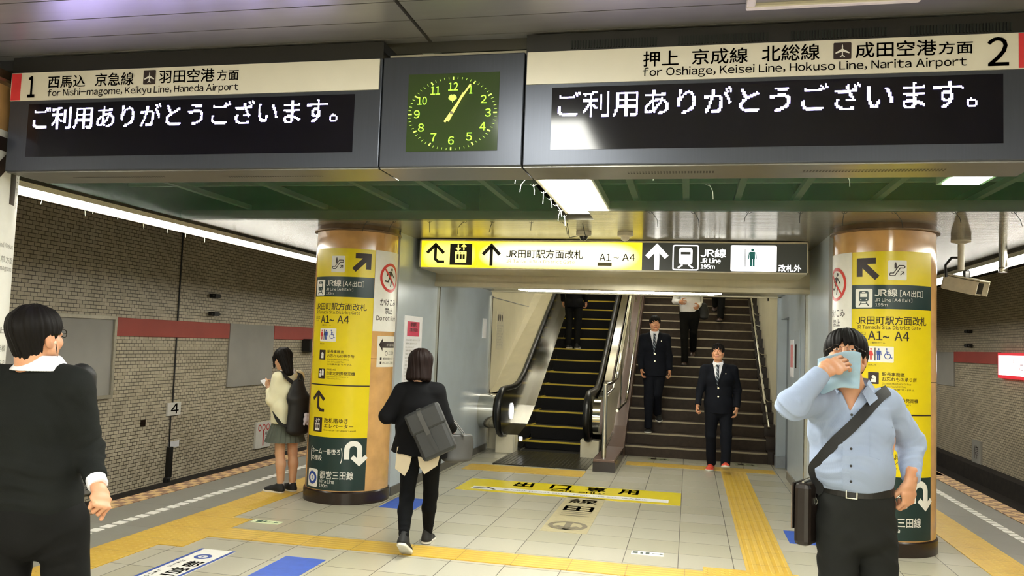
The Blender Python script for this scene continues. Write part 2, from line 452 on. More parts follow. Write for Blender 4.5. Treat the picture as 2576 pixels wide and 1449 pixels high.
struct('ceiling_over_track', MB().box(WL, -4.95, Y0, Y1, 3.32, 3.42), M['voidm'])
struct('ceiling_over_track', MB().box(3.3, WR, Y0, Y1, 3.52, 3.6), M['voidm'])
# ceiling in front of the hanging sign: long satin slats with dark joints
m = MB(); y = Y0; p = .166; x0, x1 = -4.9, 3.1
while y < 3.0:
    ye = min(y+p-.006, 3.0)
    for a, b in ((x0, -1.02), (-1.005, x1)): m.box(a, b, y, ye, 2.76, 2.775)
    y += p
struct('ceiling', m, M['ceilslat'])
struct('ceiling_backing', MB().box(-4.95, 3.15, Y0, 3.2, 2.79, 2.9), M['black'])
# opened-up ceiling behind the sign
struct('ceiling_void', MB().box(-4.95, 3.15, 3.2, 7.3, 3.15, 3.25), M['voidm'])
m = MB()
m.box(-4.9, -.84, 7.15, 9.32, 2.70, 2.78); m.box(-.84, 3.15, 6.66, 9.32, 2.70, 2.78)
m.box(-4.9, -3.2, 9.32, Y1, 2.70, 2.78); m.box(1.5, 3.15, 9.32, Y1, 2.70, 2.78)
struct('ceiling_ribbed', m, M['ceilfine'])
struct('ceiling_lip', MB().box(-4.95, -4.9, Y0, Y1, 2.68, 3.35), M['concrete'])
struct('ceiling_lip', MB().box(3.12, 3.17, Y0, Y1, 2.68, 3.55), M['concrete'])
m = MB()
for x in (-4.2, -3.4, -2.6, -2.05, -1.55, -1.1, -.45, -.05, .35, .8, 1.4, 2.1, 2.75): m.box(x-.025, x+.025, 3.2, 7.2, 2.80, 2.84)
for y in (3.9, 5.1, 6.3): m.box(-4.85, 3.1, y-.02, y+.02, 2.85, 2.89)
struct('trim_ceiling_bars', m, M['bar'])

# passage to the escalator and stairs
struct('wall_passage_left', MB().box(-3.2, -2.95, 8.05, 12.15, 0, 2.72), M['encl'])
struct('wall_passage_right', MB().box(1.25, 1.5, 8.05, 11.15, 0, 2.72), M['encl'])
struct('wall_passage_right', MB().box(1.25, 1.5, 11.15, 12.1, 2.06, 2.72), M['encl'])
struct('wall_passage_recess', MB().box(1.33, 1.5, 11.15, 12.1, 0, 2.06), mat('recessed_grey_door', '#66707a', .35, .2, .05, 3))
struct('wall_shaft', MB().box(-3.2, -3.12, 12.15, 22, 0, 6.5), M['creamwall'])
struct('baseboard_left', MB().box(-2.95, -2.935, 8.05, 12.1, 0, .09), mat('dark_skirting', '#55524c', .4))
struct('baseboard_right', MB().box(1.235, 1.25, 8.05, 11.1, 0, .1), mat('grey_skirting', '#78746c', .4))
for y, x in ((9.42, -2.95), (12.12, -2.95)): struct('trim_corner_strip', MB().box(x-.01, x+.025, y-.02, y+.02, 0, 2.3), M['steel'])
struct('trim_corner_strip', MB().box(1.225, 1.27, 9.4, 9.45, 0, 2.25), M['steel'])
m = MB().box(1.21, 1.45, 12.1, 12.24, 0, 2.40); struct('trim_jamb', m, M['encl'])
struct('trim_jamb', MB().box(1.2, 1.45, 12.08, 12.26, 0, .16), M['grout'])
m = MB().box(-2.95, 1.25, 9.3, 9.42, 2.285, 2.72); struct('wall_header', m, M['header'])
struct('trim_header', MB().box(-2.95, 1.25, 9.27, 9.5, 2.235, 2.285), M['header'])
struct('ceiling_passage', MB().box(-2.95, 1.25, 9.42, 12.2, 2.37, 2.45), M['ceilfine'])
struct('wall_shaft_lintel', MB().box(-3.1, 1.3, 12.1, 12.2, 2.36, 5.5), M['creamwall'])
m = MB().box(-3.12, -3.05, 12.15, 22, -.1, 6.5)
struct('wall_stair_left', m, M['creamwall'])
struct('wall_stair_right', MB().box(1.28, 1.4, 12.2, 22, -.1, 6.5), M['creamwall'])
struct('wall_stair_end', MB().box(-3.1, 1.4, 22, 22.2, 0, 7), M['creamwall'])
m = MB().prism([(12.2, 4.2), (22, 8.0), (22, 8.2), (12.2, 4.4)], -3.1, 1.4, 0); struct('ceiling_stair', m, M['creamwall'])
struct('wall_stair_seam', MB().box(-3.052, -3.046, 12.3, 22, 2.3, 2.312), M['grout'])

# ------------------------------------------------------------------ staircase
t = empty('staircase', 'wide brown stone staircase with pale metal nosings right of the escalator', 'staircase', (.1, 12.4, 0))
NS = 24
for k in range(NS):
    y = 12.4+.3*k; z = .15+.165*k; zb = 0 if k == 0 else z-.165-.3
    st = MB().box(-.9, 1.12, y, y+.34, max(0, zb), z).build('step', M['stairs'], t)
    MB().box(-.9, 1.12, y-.008, y+.026, z-.020, z+.003).build('nosing', M['nosing'], st)
    MB().box(1.12, 1.28, y-.03, y+.3, max(0, zb), z+.03).build('side_block', M['darkband'], t)
MB().box(-.9, 1.28, 12.4+.3*NS, 22, 3.4, .15+.165*(NS-1)).build('landing', M['stairs'], t)

# partition between escalator and stairs
t = empty('stair_partition', 'brown low wall rising beside the stairs with a dark base block at its foot', 'partition', (-1.04, 11, 0))
m = MB().prism([(10.63, 0), (10.63, .155), (12.1, .155), (12.5, .42), (20, 4.6), (20, 3.4), (13.5, 0)], -1.17, -.9, 0)
m.build('stringer', M['brownpanel'], t, bevel=.006)
MB().box(-1.175, -.895, 10.62, 11.9, 0, .125).build('base_block', M['darkband'], t)
t = empty('handrail', 'stainless handrail with newel post and steel panel on the brown stair partition', 'handrail', (-1.03, 10.75, .155))
MB().tube([(-1.05, 10.76, .15), (-1.05, 10.76, 1.1)], .03, 14).tube([(-1.05, 10.76, .92), (-1.05, 10.76, .95)], .034, 14).build('newel_post', M['steel'], t, smooth='auto')
pts = [(-1.05, 10.76, 1.09), (-1.04, 11.5, 1.09), (-1.02, 12.1, 1.14), (-1.02, 12.5, 1.36), (-1.02, 19, 4.9)]
MB().tube(pts, .024, 10).build('rail', M['chrome'], t, smooth='auto')
pts = [(-.93, 11.2, .74), (-.93, 12.7, .76), (-.93, 13.1, .90), (-.93, 19, 4.2)]
MB().tube(pts, .020, 10).build('rail', M['chrome'], t, smooth='auto')
m = MB().prism([(10.85, .28), (10.85, .9), (12.0, .98), (12.5, 1.2), (19, 4.7), (19, 4.1), (12.6, .62), (12.2, .4)], -1.075, -1.06, 0)
m.build('panel', M['esdeck'], t)
m = MB().tube([(-1.05, 10.8, .95), (-1.05, 12.0, 1.0)], .012, 6).tube([(-1.05, 10.8, .25), (-1.05, 12.1, .36)], .012, 6)
m.build('panel_frame', M['steel'], t)
for y, z in ((13.0, .74), (14.6, 1.2), (16.2, 2.35), (17.8, 3.5)):
    MB().tube([(-1.03, y, .40+max(0, y-12.5)*.557), (-1.03, y, 1.10+max(0, y-12.0)*.52)], .013, 8).build('post', M['steel'], t)
t = empty('handrail', 'double stainless handrail on brackets along the cream wall right of the stairs', 'handrail', (1.2, 12.9, .45))
MB().tube([(1.13, 13.1, .80), (1.13, 13.35, .92), (1.13, 19.5, 4.32)], .021, 10).build('rail', M['chrome'], t, smooth='auto')
MB().tube([(1.18, 12.9, .47), (1.18, 13.1, .55), (1.18, 19.5, 4.07)], .019, 10).build('rail', M['chrome'], t, smooth='auto')
for y in (13.3, 14.6, 15.9, 17.2, 18.5):
    z = .92+(y-13.35)*.553
    MB().tube([(1.13, y, z), (1.2, y, z-.06), (1.285, y, z-.06)], .010, 6).tube([(1.18, y, z-.25), (1.285, y, z-.27)], .010, 6).build('bracket', M['steel'], t)

# ------------------------------------------------------------------ escalator
t = empty('escalator', 'upward escalator with black steps edged in yellow left of the staircase', 'escalator', (-1.95, 11.8, 0))
MB().box(-2.5, -1.26, 10.68, 12.1, 0, .012).build('landing_plate', M['comb'], t)
m = MB()
for i in range(24): x = -2.46+i*.05; m.box(x, x+.004, 10.7, 12.08, .012, .014)
m.build('landing_groove', M['black'], t)
zs = [0, .12, .315, .515]+[.715+.203*k for k in range(22)]
for k in range(0, 22):
    y = 12.1+.4*k; z = zs[k]
    st = MB().box(-2.42, -1.46, y, y+.44, z-.24 if k else -.2, z-.001 if k else .006).build('step', M['step'], t)
    MB().box(-2.42, -1.46, y-.004, y+.022, z-.02, z+.004).box(-2.42, -2.395, y, y+.38, z-.01, z+.004).build('yellow_edge', M['ylw'], st)
def esc_side(cx, inner):
    # inner: +1 when the steps lie to the right of this balustrade
    top = [(11.75, .30)]
    for a in range(0, 181, 15):
        r = math.radians(270-a); top.append((11.62+.32*math.cos(r), .61+.32*math.sin(r)))
    prof = [(11.62, .29)]
    for a in range(-90, -271, -15): r = math.radians(a); prof.append((11.62+.32*math.cos(r), .61+.32*math.sin(r)))
    prof += [(12.35, .935), (12.7, .98), (13.1, 1.12), (21, 5.2)]
    # glass/dark panel
    low = [(21, 4.25), (13.3, .33), (12.3, .0), (11.9, 0), (11.9, .2)]
    MB().prism([p for p in prof]+low, cx-.035, cx+.035, 0).build('balustrade_panel', M['dkpanel'], t)
    hr = [(cx, y, z) for y, z in prof]; hr[0] = (cx, 11.75, .29)
    MB().tube(hr, .045, 12).build('moving_handrail', M['rubber'], t, smooth='auto')
    a, b = (cx+.035, cx+.18) if inner > 0 else (cx-.10, cx-.035)
    sk = [(11.9, .26), (12.6, .36), (13.2, .60), (21, 4.75), (21, 4.35), (13.2, .30), (12.6, .09), (11.9, 0)]
    MB().prism(sk, a, b, 0).build('inner_deck', M['steel'], t)
    o0, o1 = (cx-.16, cx-.035) if inner > 0 else (cx+.035, cx+.175)
    MB().box(cx-.13, cx+.14, 11.78, 12.0, 0, .26).build('newel_base', M['esdeck'], t, bevel=.01)
    return o0, o1
esc_side(-2.60, 1); esc_side(-1.36, -1)
MB().tube([(-2.560, 12.05, .59), (-2.552, 12.05, .59)], [.12, .12], 24).build('sensor_disc', M['litwhite'], t)
MB().box(-2.41, -2.36, 11.93, 11.95, .17, .235).build('indicator_light', M['litwhite'], t, bevel=.01)
m = MB().prism([(12.2, .30), (12.2, .86), (12.95, .90), (13.4, 1.1), (21, 5.05), (21, 4.2), (13.4, .3)], -2.99, -2.95, 0)
m2 = MB().add([(-3.05, 12.6, .80), (-2.64, 12.6, .90), (-2.64, 13.1, 1.07), (-3.05, 13.1, .95), (-2.64, 21, 5.15), (-3.05, 21, 5.2)], [(0, 1, 2, 3), (3, 2, 4, 5)])
m2.build('outer_deck', M['esdeck'], t)
MB().prism([(12.2, 0), (12.2, .78), (12.6, .80), (12.6, 0)], -3.05, -2.66, 0).build('outer_cover', M['esdeck'], t)
m = MB().lathe([(0, -.13), (.25, -.13), (.25, .13), (0, .13)], n=32)
v = [(-2.85+z, 11.75+x, .60+y) for x, y, z in m.v]; m.v = v; m.build('newel_drum', M['chrome'], t, smooth='auto')
m = MB().lathe([(0, -.05), (.25, -.05), (.25, .05), (0, .05)], n=32)
m.v = [(-1.245+z, 11.75+x, .60+y) for x, y, z in m.v]; m.build('newel_drum', M['chrome'], t, smooth='auto')
MB().prism([(11.9, .35), (12.2, .85), (12.7, .92), (13.1, 1.06), (21, 5.12), (21, 4.3), (13.2, .35)], -1.30, -1.19, 0).build('outer_deck', M['chrome'], t)

# ------------------------------------------------------------------ tactile strips and marks on the floor
def slab(name, x0, x1, y0, y1, m, label, cat='paving strip', z=.004, group=None):
    o = MB().box(x0, x1, y0, y1, -.001, z).build(name, m); return tag(o, label, cat, group)
slab('tactile_strip', -4.21, -3.85, Y0, Y1, M['dots'], 'long yellow dotted tactile strip beside the left track', z=.005)
slab('tactile_strip', 2.23, 2.59, Y0, Y1, M['dots'], 'long yellow dotted tactile strip beside the right track', z=.005)
slab('tactile_strip', -3.65, .13, 5.93, 6.24, M['bars_x'], 'yellow ribbed tactile strip crossing the platform behind the walking woman', z=.005)
slab('tactile_strip', .44, .76, 6.36, 11.4, M['bars_y'], 'yellow ribbed tactile strip leading straight to the stairs', z=.005)
slab('tactile_pad', .13, .80, 5.65, 6.36, M['dots'], 'yellow dotted tactile pad where the strips meet before the staircase', z=.005)
slab('tactile_strip', .80, 2.2, 5.93, 6.24, M['bars_x'], 'yellow ribbed tactile strip behind the man with the blue cloth', z=.005)
slab('tactile_pad', -3.85, -3.65, 5.59, 6.60, M['dots'], 'yellow dotted tactile pad joining the long left strip', z=.005)
slab('tactile_strip', -.82, 1.14, 11.42, 11.76, M['dots'], 'yellow tactile strip along the foot of the stairs')
slab('tactile_strip', -2.76, -1.25, 10.1, 10.58, M['dots'], 'yellow tactile strip in front of the escalator plate')
def dashes(name, xc, w, label):
    m = MB(); y = Y0
    while y < 26:
        m.box(xc-w/2, xc+w/2, y, y+.095, -.002, .003); y += .142
    tag(m.build(name, M['white']), label, 'safety line')
dashes('dashed_line', -4.57, .085, 'white dashed safety line along the left platform edge')
dashes('dashed_line', 2.95, .085, 'white dashed safety line along the right platform edge')
slab('floor_mat', 2.8, 3.44, 12.4, 14.2, mat('green_grey_mat', '#6d8272', .6), 'green grey patch of flooring by the right platform edge', 'floor patch')
slab('floor_sticker', -2.85, -2.5, 7.5, 8.03, M['blue'], 'blue rectangle on the floor at the foot of the left column', 'floor sticker', z=.003)
slab('floor_sticker', .86, 1.2, 7.4, 7.9, M['blue'], 'blue rectangle on the floor behind the man with the black bag', 'floor sticker', z=.003)
slab('floor_sticker', -2.82, -2.51, 4.7, 5.61, M['blue'], 'long blue rectangle on the floor nearest the camera', 'floor sticker', z=.003)

def sticker(name, label, x0, x1, y0, y1, base, cat='floor sticker'):
    t = empty(name, label, cat, ((x0+x1)/2, (y0+y1)/2, 0))
    MB().box(x0, x1, y0, y1, 0, .003).build('film', base, t); return t
t = sticker('exit_sticker', 'long yellow exit only floor sticker with black characters', -2.45, -.055, 8.72, 9.46, M['yellow'])
d = Decal(on_floor(.003))
for ch, u in zip('出口専用', (-1.9, -1.49, -1.09, -.73)): d.text(ch, u, 9.14, u+.22, 9.42, .03)
d.text('Exit only', -1.45, 8.995, -.86, 9.12, .02)
d.build('lettering', M['black'], t)
d = Decal(on_floor(.003)); d.rect(-2.3, 8.80, -.18, 8.975); d.build('pale_stripe', M['white'], t)
d = Decal(on_floor(.0045)); d.line([(-2.27, 8.83), (-2.15, 8.95), (-2.03, 8.83)], .03); d.text('進入禁止 Do not enter from this side 進入禁止', -1.95, 8.85, -.4, 8.91); d.build('small_lettering', M['ink'], t)
t = sticker('line_sticker', 'worn beige floor sticker naming a line with a down arrow', -1.225, -.82, 7.1, 8.75, mat('worn_beige_film', '#a79c76', .5))
gm = mat('worn_grey_ink', '#6f6650', .5); d = Decal(on_floor(.003))
d.text('線', -1.17, 8.42, -.88, 8.66, .02); d.text('田', -1.17, 8.03, -.88, 8.26, .02)
for y in (7.80, 7.89, 7.97): d.line([(-1.16, y), (-.88, y)], .025)
d.ring(-1.02, 7.36, .13, .175); d.arrow(-1.02, 7.36, .26, -90, .06, .14); d.build('lettering', gm, t)
t = sticker('line_sticker', 'white floor sticker with blue edges and a round line symbol', -3.49, -3.21, 4.3, 5.59, M['white'])
d = Decal(on_floor(.003)); d.rect(-3.49, 4.3, -3.465, 5.59); d.rect(-3.235, 4.3, -3.21, 5.59); d.ring(-3.35, 5.39, .035, .062)
d.rect(-3.356, 5.37, -3.344, 5.41); d.build('blue_marks', M['bluesign'], t)
d = Decal(on_floor(.003))
for i, ch in enumerate('都営三田線'): d.text(ch, -3.37, 5.13-i*.17, -3.25, 5.27-i*.17, .02)
for i, ch in enumerate('Mita Line'):
    if ch != ' ': d.text(ch, -3.435, 5.24-i*.05, -3.405, 5.275-i*.05)
d.build('lettering', M['black'], t)
gg = mat('pale_green_film', '#d6dfb4', .5)
t = sticker('evacuation_sticker', 'small pale green exit arrow sticker beside the left tactile pad', -3.62, -3.36, 6.5, 6.6, gg)
d = Decal(on_floor(.003)); d.rect(-3.58, 6.52, -3.53, 6.58); d.disc(-3.505, 6.565, .012); d.rect(-3.515, 6.52, -3.495, 6.55); d.arrow(-3.43, 6.55, .08, 0, .012, .03); d.build('mark', mat('dark_green_ink', '#1e4a33', .5), t)
t = sticker('evacuation_sticker', 'small white exit arrow sticker among the pale tiles', -.41, -.16, 6.57, 6.67, M['white'])
d = Decal(on_floor(.003)); d.rect(-.40, 6.59, -.36, 6.65); d.disc(-.33, 6.635, .012); d.rect(-.34, 6.59, -.32, 6.62); d.rect(-.30, 6.59, -.27, 6.65); d.arrow(-.21, 6.62, .08, 0, .010, .03); d.build('mark', mat('dark_grey_green_ink', '#3e4a42', .5), t)
for x, lb in ((-.55, 'grey green exit plate by the left end of the bottom step'), (.66, 'grey green exit plate by the right end of the bottom step')):
    t = sticker('evacuation_sticker', lb, x, x+.3, 12.08, 12.28, mat('grey_green_plate', '#7c7f5e', .5))
    d = Decal(on_floor(.003)); d.rect(x+.04, 12.12, x+.12, 12.24); d.arrow(x+.21, 12.18, .1, 0, .02, .05); d.build('mark', M['darkband'], t)

# ------------------------------------------------------------------ lamps
def batten(x, y, L=1.16, w=.085, z=2.70, label='', group=''):
    t = empty('fluorescent_batten', label, 'ceiling light', (x, y, z), group)
    MB().box(x-w/2-.02, x+w/2+.02, y-L/2-.02, y+L/2+.02, z-.025, z).build('housing', M['camwhite'], t)
    MB().box(x-w/2, x+w/2, y-L/2, y+L/2, z-.075, z-.025).build('diffuser', M['lamp'], t, bevel=.012)
    q = -1 if x < 0 else 1
    MB().box(min(x+q*.160, x+q*.168), max(x+q*.160, x+q*.168), y-.6, y+.6, z-.085, z+.02).box(min(x+q*.06, x+q*.168), max(x+q*.06, x+q*.168), y-.6, y+.6, z+.0, z+.02).box(min(x-q*.047, x-q*.055), max(x-q*.047, x-q*.055), y-.6, y+.6, z-.060, z).build('light_shield', M['camwhite'], t)  # added shields, shaped to keep lamp light off the upper wall and ceiling
    return t
def dup(root, dx, dy, dz=0, label=None):
    r = root.copy(); COL.objects.link(r); r.location = root.location+Vector((dx, dy, dz))
    if label: r['label'] = label
    for ch in list(root.children):
        c = ch.copy(); COL.objects.link(c); c.parent = r
        for g in ch.children: q = g.copy(); COL.objects.link(q); q.parent = c
    return r
bl = batten(-4.98, -5.6, label='white fluorescent batten in the bright row above the left platform edge', group='battens over the left platform edge')
br = batten(3.22, -5.6, label='white fluorescent batten in the bright row above the right platform edge', group='battens over the right platform edge')
for k in range(1, 28): dup(bl, 0, 1.2*k); dup(br, 0, 1.2*k)
def sqlamp(x0, x1, y0, y1, z, label, name='panel_light'):
    t = empty(name, label, 'ceiling light', ((x0+x1)/2, (y0+y1)/2, z))
    MB().box(x0-.03, x1+.03, y0-.03, y1+.03, z, z+.06).build('frame', M['camwhite'], t)
    MB().box(x0, x1, y0, y1, z-.004, z+.01).build('diffuser', M['lampsq'], t)
    return t
sqlamp(-1.03, -.69, 3.5, 6.92, 2.72, 'bright rectangular ceiling lamp at the edge of the green netting')
sqlamp(1.6, 1.82, 3.5, 5.82, 2.74, 'bright ceiling lamp seen through the green netting at right')
for x in (-2.9, -.78, 1.7):
    for y in (-7.6, -5.6, -3.6, -1.5)+((1.15,) if x == -.78 else ()): sqlamp(x-.22, x+.22, y-.6, y+.6, 2.755, 'rectangular lamp recessed in the slatted ceiling behind the camera', 'panel_light')['group'] = 'recessed lamps in the slatted ceiling'
t = empty('tube_light', 'long fluorescent tube hanging above the escalator and stairs', 'ceiling light', (-.9, 10, 2.28))
MB().box(-2.12, .38, 9.97, 10.03, 2.30, 2.37).build('housing', M['camwhite'], t)
MB().tube([(-2.09, 10, 2.272), (-2.0, 10, 2.272), (.26, 10, 2.272), (.36, 10, 2.272)], [.012, .028, .028, .012], 12).build('tube', M['lamptube'], t, smooth='auto')
for y, z in ((14.5, 4.7), (17.5, 5.9)):
    t = empty('tube_light', 'tube lamp on the sloping ceiling over the stairs', 'ceiling light', (-.9, y, z)); t['group'] = 'lamps over the stairs'
    MB().box(-2.2, .5, y-.05, y+.05, z, z+.06).build('housing', M['camwhite'], t)
    MB().tube([(-2.1, y, z-.03), (.4, y, z-.03)], .03, 10).build('tube', M['lamptube'], t)

# frame set in the ceiling, top right
t = empty('ceiling_hatch', 'pale framed hatch set in the slatted ceiling above the right display', 'ceiling hatch', (.43, 2.55, 2.76))
for a, b, c, e in ((.16, .70, 2.76, 2.79), (.16, .70, 2.30, 2.33), (.16, .19, 2.33, 2.76), (.67, .70, 2.33, 2.76)): MB().box(a, b, c, e, 2.735, 2.762).build('frame_bar', M['camwhite'], t, bevel=.006)
MB().box(.19, .67, 2.33, 2.76, 2.75, 2.761).build('panel', M['ceilslat'], t)

# ------------------------------------------------------------------ netting and its ties
def net(name, x0, x1, y0, y1, z, label, seed):
    r = random.Random(seed); nx, ny = 60, 40; vs = []; fs = []
    ph = [(r.uniform(1, 5), r.uniform(1, 5), r.uniform(0, 6)) for _ in range(5)]
    for j in range(ny+1):
        for i in range(nx+1):
            x = x0+(x1-x0)*i/nx; y = y0+(y1-y0)*j/ny
            e = min(1, min(i, nx-i)/4, min(j, ny-j)/4)
            s = sum(math.sin(a*x+b*y+c) for a, b, c in ph)/5
            vs.append((x, y+(.012*math.sin(x*5)+.01*math.sin(x*11)) * (j == ny), z-.018*e*(1+s)))
    for j in range(ny):
        for i in range(nx): a = j*(nx+1)+i; fs.append((a, a+1, a+nx+2, a+nx+1))
    o = MB().add(vs, fs).build(name, M['net'], smooth=True); return tag(o, label, 'netting')
net('safety_net', -4.87, -1.07, 3.22, 7.22, 2.695, 'dark green safety netting stretched under the ceiling on the left', 1)
net('safety_net', -.66, 3.06, 3.22, 6.70, 2.70, 'dark green safety netting stretched under the ceiling on the right', 2)
def tie(x, y, z, r, m, label, group):
    h = Vector((r.uniform(-1, 1), r.uniform(-.4, .4), 0)); L = r.uniform(.04, .10)
    pts = [(x, y, z), (x+h.x*L*.3, y+h.y*L*.3, z-.02), (x+h.x*L*.7, y+h.y*L*.7, z-.03-L*.35), (x+h.x*L*.8, y, z-.03-L)]
    o = MB().tube(pts, .0026, 5).tube([(x-.02, y, z-.003), (x, y, z-.014), (x+.02, y, z-.003)], .0022, 5).build('cable_tie', m); tag(o, label, 'cable tie', group)
r = random.Random(3)
for x in (-2.35, -2.05, -1.75, -1.45, -1.15, -3.0, -2.7): tie(x+r.uniform(-.05, .05), 7.23, 2.695, r, M['cabletied'], 'dark cable tie dangling from the far edge of the left green netting', 'ties on the left netting edge')
for x in (-.35, .02, .4, .78, 1.15, 1.5, 1.9, 2.3): tie(x+r.uniform(-.05, .05), 6.71, 2.70, r, M['cabletied'], 'dark cable tie dangling from the far edge of the right green netting', 'ties on the right netting edge')
for k in range(12): tie(-4.9, 4.2+.3*k+r.uniform(-.08, .08), 2.63, r, M['cabletie'], 'pale cable tie hanging beside the lit batten row at left', 'ties along the left battens')
for k in range(8): tie(-1.06+r.uniform(-.02, .02), 5.0+.27*k, 2.70, r, M['cabletie'], 'pale cable tie along the left side of the bright lamp in the netting', 'ties beside the bright lamp')
for x, y in ((.1, 5.5), (.9, 5.2), (2.5, 5.6), (2.2, 5.9), (-.2, 4.8)): tie(x, y, 2.69, r, M['cabletie'], 'pale cable tie hanging from the middle of the right green netting', 'ties in the right netting')

# ================================================================== PICTOGRAMS (white/dark marks on a tile)
def pg_plane(d, u, v, s):
    d.poly([(u-.035*s, v+.30*s), (u, v+.42*s), (u+.035*s, v+.30*s), (u+.035*s, v-.34*s), (u-.035*s, v-.34*s)])
    for k in (1, -1):
        d.poly([(u+k*.03*s, v+.12*s), (u+k*.40*s, v-.10*s), (u+k*.40*s, v-.18*s), (u+k*.03*s, v-.06*s)])
        d.poly([(u+k*.03*s, v-.26*s), (u+k*.15*s, v-.36*s), (u+k*.15*s, v-.41*s), (u+k*.03*s, v-.35*s)])
def pg_train(d, hole, u, v, s):
    d.rrect(u-.26*s, v-.18*s, u+.26*s, v+.40*s, .10*s)
    hole.rect(u-.19*s, v+.06*s, u+.19*s, v+.26*s); hole.rect(u-.09*s, v+.31*s, u+.09*s, v+.35*s)
    for k in (1, -1): hole.disc(u+k*.15*s, v-.08*s, .035*s)
    for k in (1, -1): d.line([(u+k*.12*s, v-.20*s), (u+k*.26*s, v-.42*s)], .055*s)
    d.line([(u-.19*s, v-.30*s), (u+.19*s, v-.30*s)], .04*s)
def pg_escalator(d, u, v, s):
    p = [(-.36, -.30), (-.14, -.30), (.14, .12), (.34, .12), (.39, .18), (.34, .26), (.08, .26), (-.20, -.16), (-.36, -.16), (-.41, -.23), (-.36, -.30)]
    d.line([(u+a*s, v+b*s) for a, b in p], .05*s)
    d.disc(u-.10*s, v+.38*s, .05*s); d.rect(u-.16*s, v+.08*s, u-.04*s, v+.32*s); d.arrow(u+.24*s, v-.18*s, .26*s, 45, .045*s, .15*s)
def pg_person(d, u, v, s, skirt=False):
    d.disc(u, v+.42*s, .075*s)
    if skirt: d.poly([(u-.10*s, v+.30*s), (u+.10*s, v+.30*s), (u+.20*s, v-.10*s), (u-.20*s, v-.10*s)]); d.rect(u-.08*s, v-.46*s, u-.015*s, v-.1*s); d.rect(u+.015*s, v-.46*s, u+.08*s, v-.1*s)
    else:
        d.rect(u-.13*s, v-.06*s, u+.13*s, v+.32*s); d.rect(u-.12*s, v-.46*s, u-.015*s, v-.05*s); d.rect(u+.015*s, v-.46*s, u+.12*s, v-.05*s)
        for k in (1, -1): d.line([(u+k*.16*s, v+.29*s), (u+k*.19*s, v-.06*s)], .055*s)
def pg_wheelchair(d, u, v, s):
    d.disc(u-.08*s, v+.42*s, .07*s); d.line([(u-.07*s, v+.32*s), (u-.05*s, v), (u+.17*s, v), (u+.27*s, v-.30*s), (u+.36*s, v-.27*s)], .065*s)
    d.line([(u-.06*s, v+.17*s), (u+.14*s, v+.17*s)], .05*s); d.ring(u, v-.14*s, .20*s, .26*s, a0=120, a1=370, n=24)
def pg_elevator(d, hole, u, v, w, h):
    # a lift car with three riders under two arrows
    d.rrect(u-w*.26, v-h*.42, u+w*.26, v+h*.12, w*.03)
    for k in (-1, 0, 1): hole.rect(u+k*w*.14-w*.05, v-h*.25, u+k*w*.14+w*.05, v-h*.02); hole.disc(u+k*w*.14, v+h*.035, w*.028)
    d.arrow(u-w*.13, v+h*.30, h*.26, -90, w*.06, h*.15); d.arrow(u+w*.13, v+h*.30, h*.26, 90, w*.06, h*.15)
def pg_runner(d, u, v, s):
    d.disc(u+.10*s, v+.38*s, .07*s); d.line([(u+.06*s, v+.28*s), (u-.06*s, v-.02*s)], .17*s)
    d.line([(u+.08*s, v+.26*s), (u+.22*s, v+.10*s), (u+.30*s, v+.02*s)], .06*s); d.line([(u+.02*s, v+.28*s), (u-.18*s, v+.20*s), (u-.24*s, v+.08*s)], .06*s)
    d.line([(u-.04*s, v), (u+.10*s, v-.14*s), (u+.02*s, v-.40*s)], .075*s); d.line([(u-.07*s, v), (u-.16*s, v-.18*s), (u-.38*s, v-.16*s)], .075*s)

# ================================================================== HANGING SIGN
SY = 2.95
def led(name, s, x0, x1, z0, z1, parent, pitch=.0052):
    v, f = text_geo(s, 4); nx = int((x1-x0)/pitch); nz = int((z1-z0)/pitch)
    V = v*np.array([nx, nz]); on = np.zeros((nx+1, nz+1), bool)
    for a, b, c in f:
        P = V[[a, b, c]]; lo = np.floor(P.min(0)-.5).astype(int).clip(0); hi = np.ceil(P.max(0)+.5).astype(int)
        I, J = np.meshgrid(np.arange(lo[0], min(hi[0], nx)+1), np.arange(lo[1], min(hi[1], nz)+1), indexing='ij')
        if I.size == 0: continue
        x = I+.5; y = J+.5
        def e(p, q): return (q[0]-p[0])*(y-p[1])-(q[1]-p[1])*(x-p[0])
        A, B, Cc = e(P[0], P[1]), e(P[1], P[2]), e(P[2], P[0])
        on[I, J] |= ((A >= -.02) & (B >= -.02) & (Cc >= -.02)) | ((A <= .02) & (B <= .02) & (Cc <= .02))
    m = MB()
    for i, j in zip(*np.nonzero(on)):
        x = x0+i*pitch; z = z0+j*pitch; g = pitch*.03
        m.add([(x+g, SY-.003, z+g), (x+pitch-g, SY-.003, z+g), (x+pitch-g, SY-.003, z+pitch-g), (x+g, SY-.003, z+pitch-g)], [(0, 1, 2, 3)])
    return m.build(name, M['led'], parent)
def sign_body(t, x0, x1):
    MB().box(x0, x1, SY, SY+.24, 2.256, 2.686).build('body', M['signmetal'], t, bevel=.004)
    MB().box(x0+.002, x1-.002, SY+.012, SY+.242, 2.251, 2.257).build('underside', M['soffit'], t)
    MB().box(x0, x1, SY+.004, SY+.2, 2.686, 2.752).build('top_filler', M['black'], t)
def vent(t, x0, x1, y, name='vent', rows=2):
    m = MB(); n = int((x1-x0)/.011)
    for r_ in range(rows):
        for i in range(n): x = x0+i*.011; m.add([(x, y+r_*.022, 2.2505), (x+.006, y+r_*.022, 2.2505), (x+.006, y+.015+r_*.022, 2.2505), (x, y+.015+r_*.022, 2.2505)], [(0, 1, 2, 3)])
    m.build(name, M['black'], t)
MSG = 'ご利用ありがとうございます。'
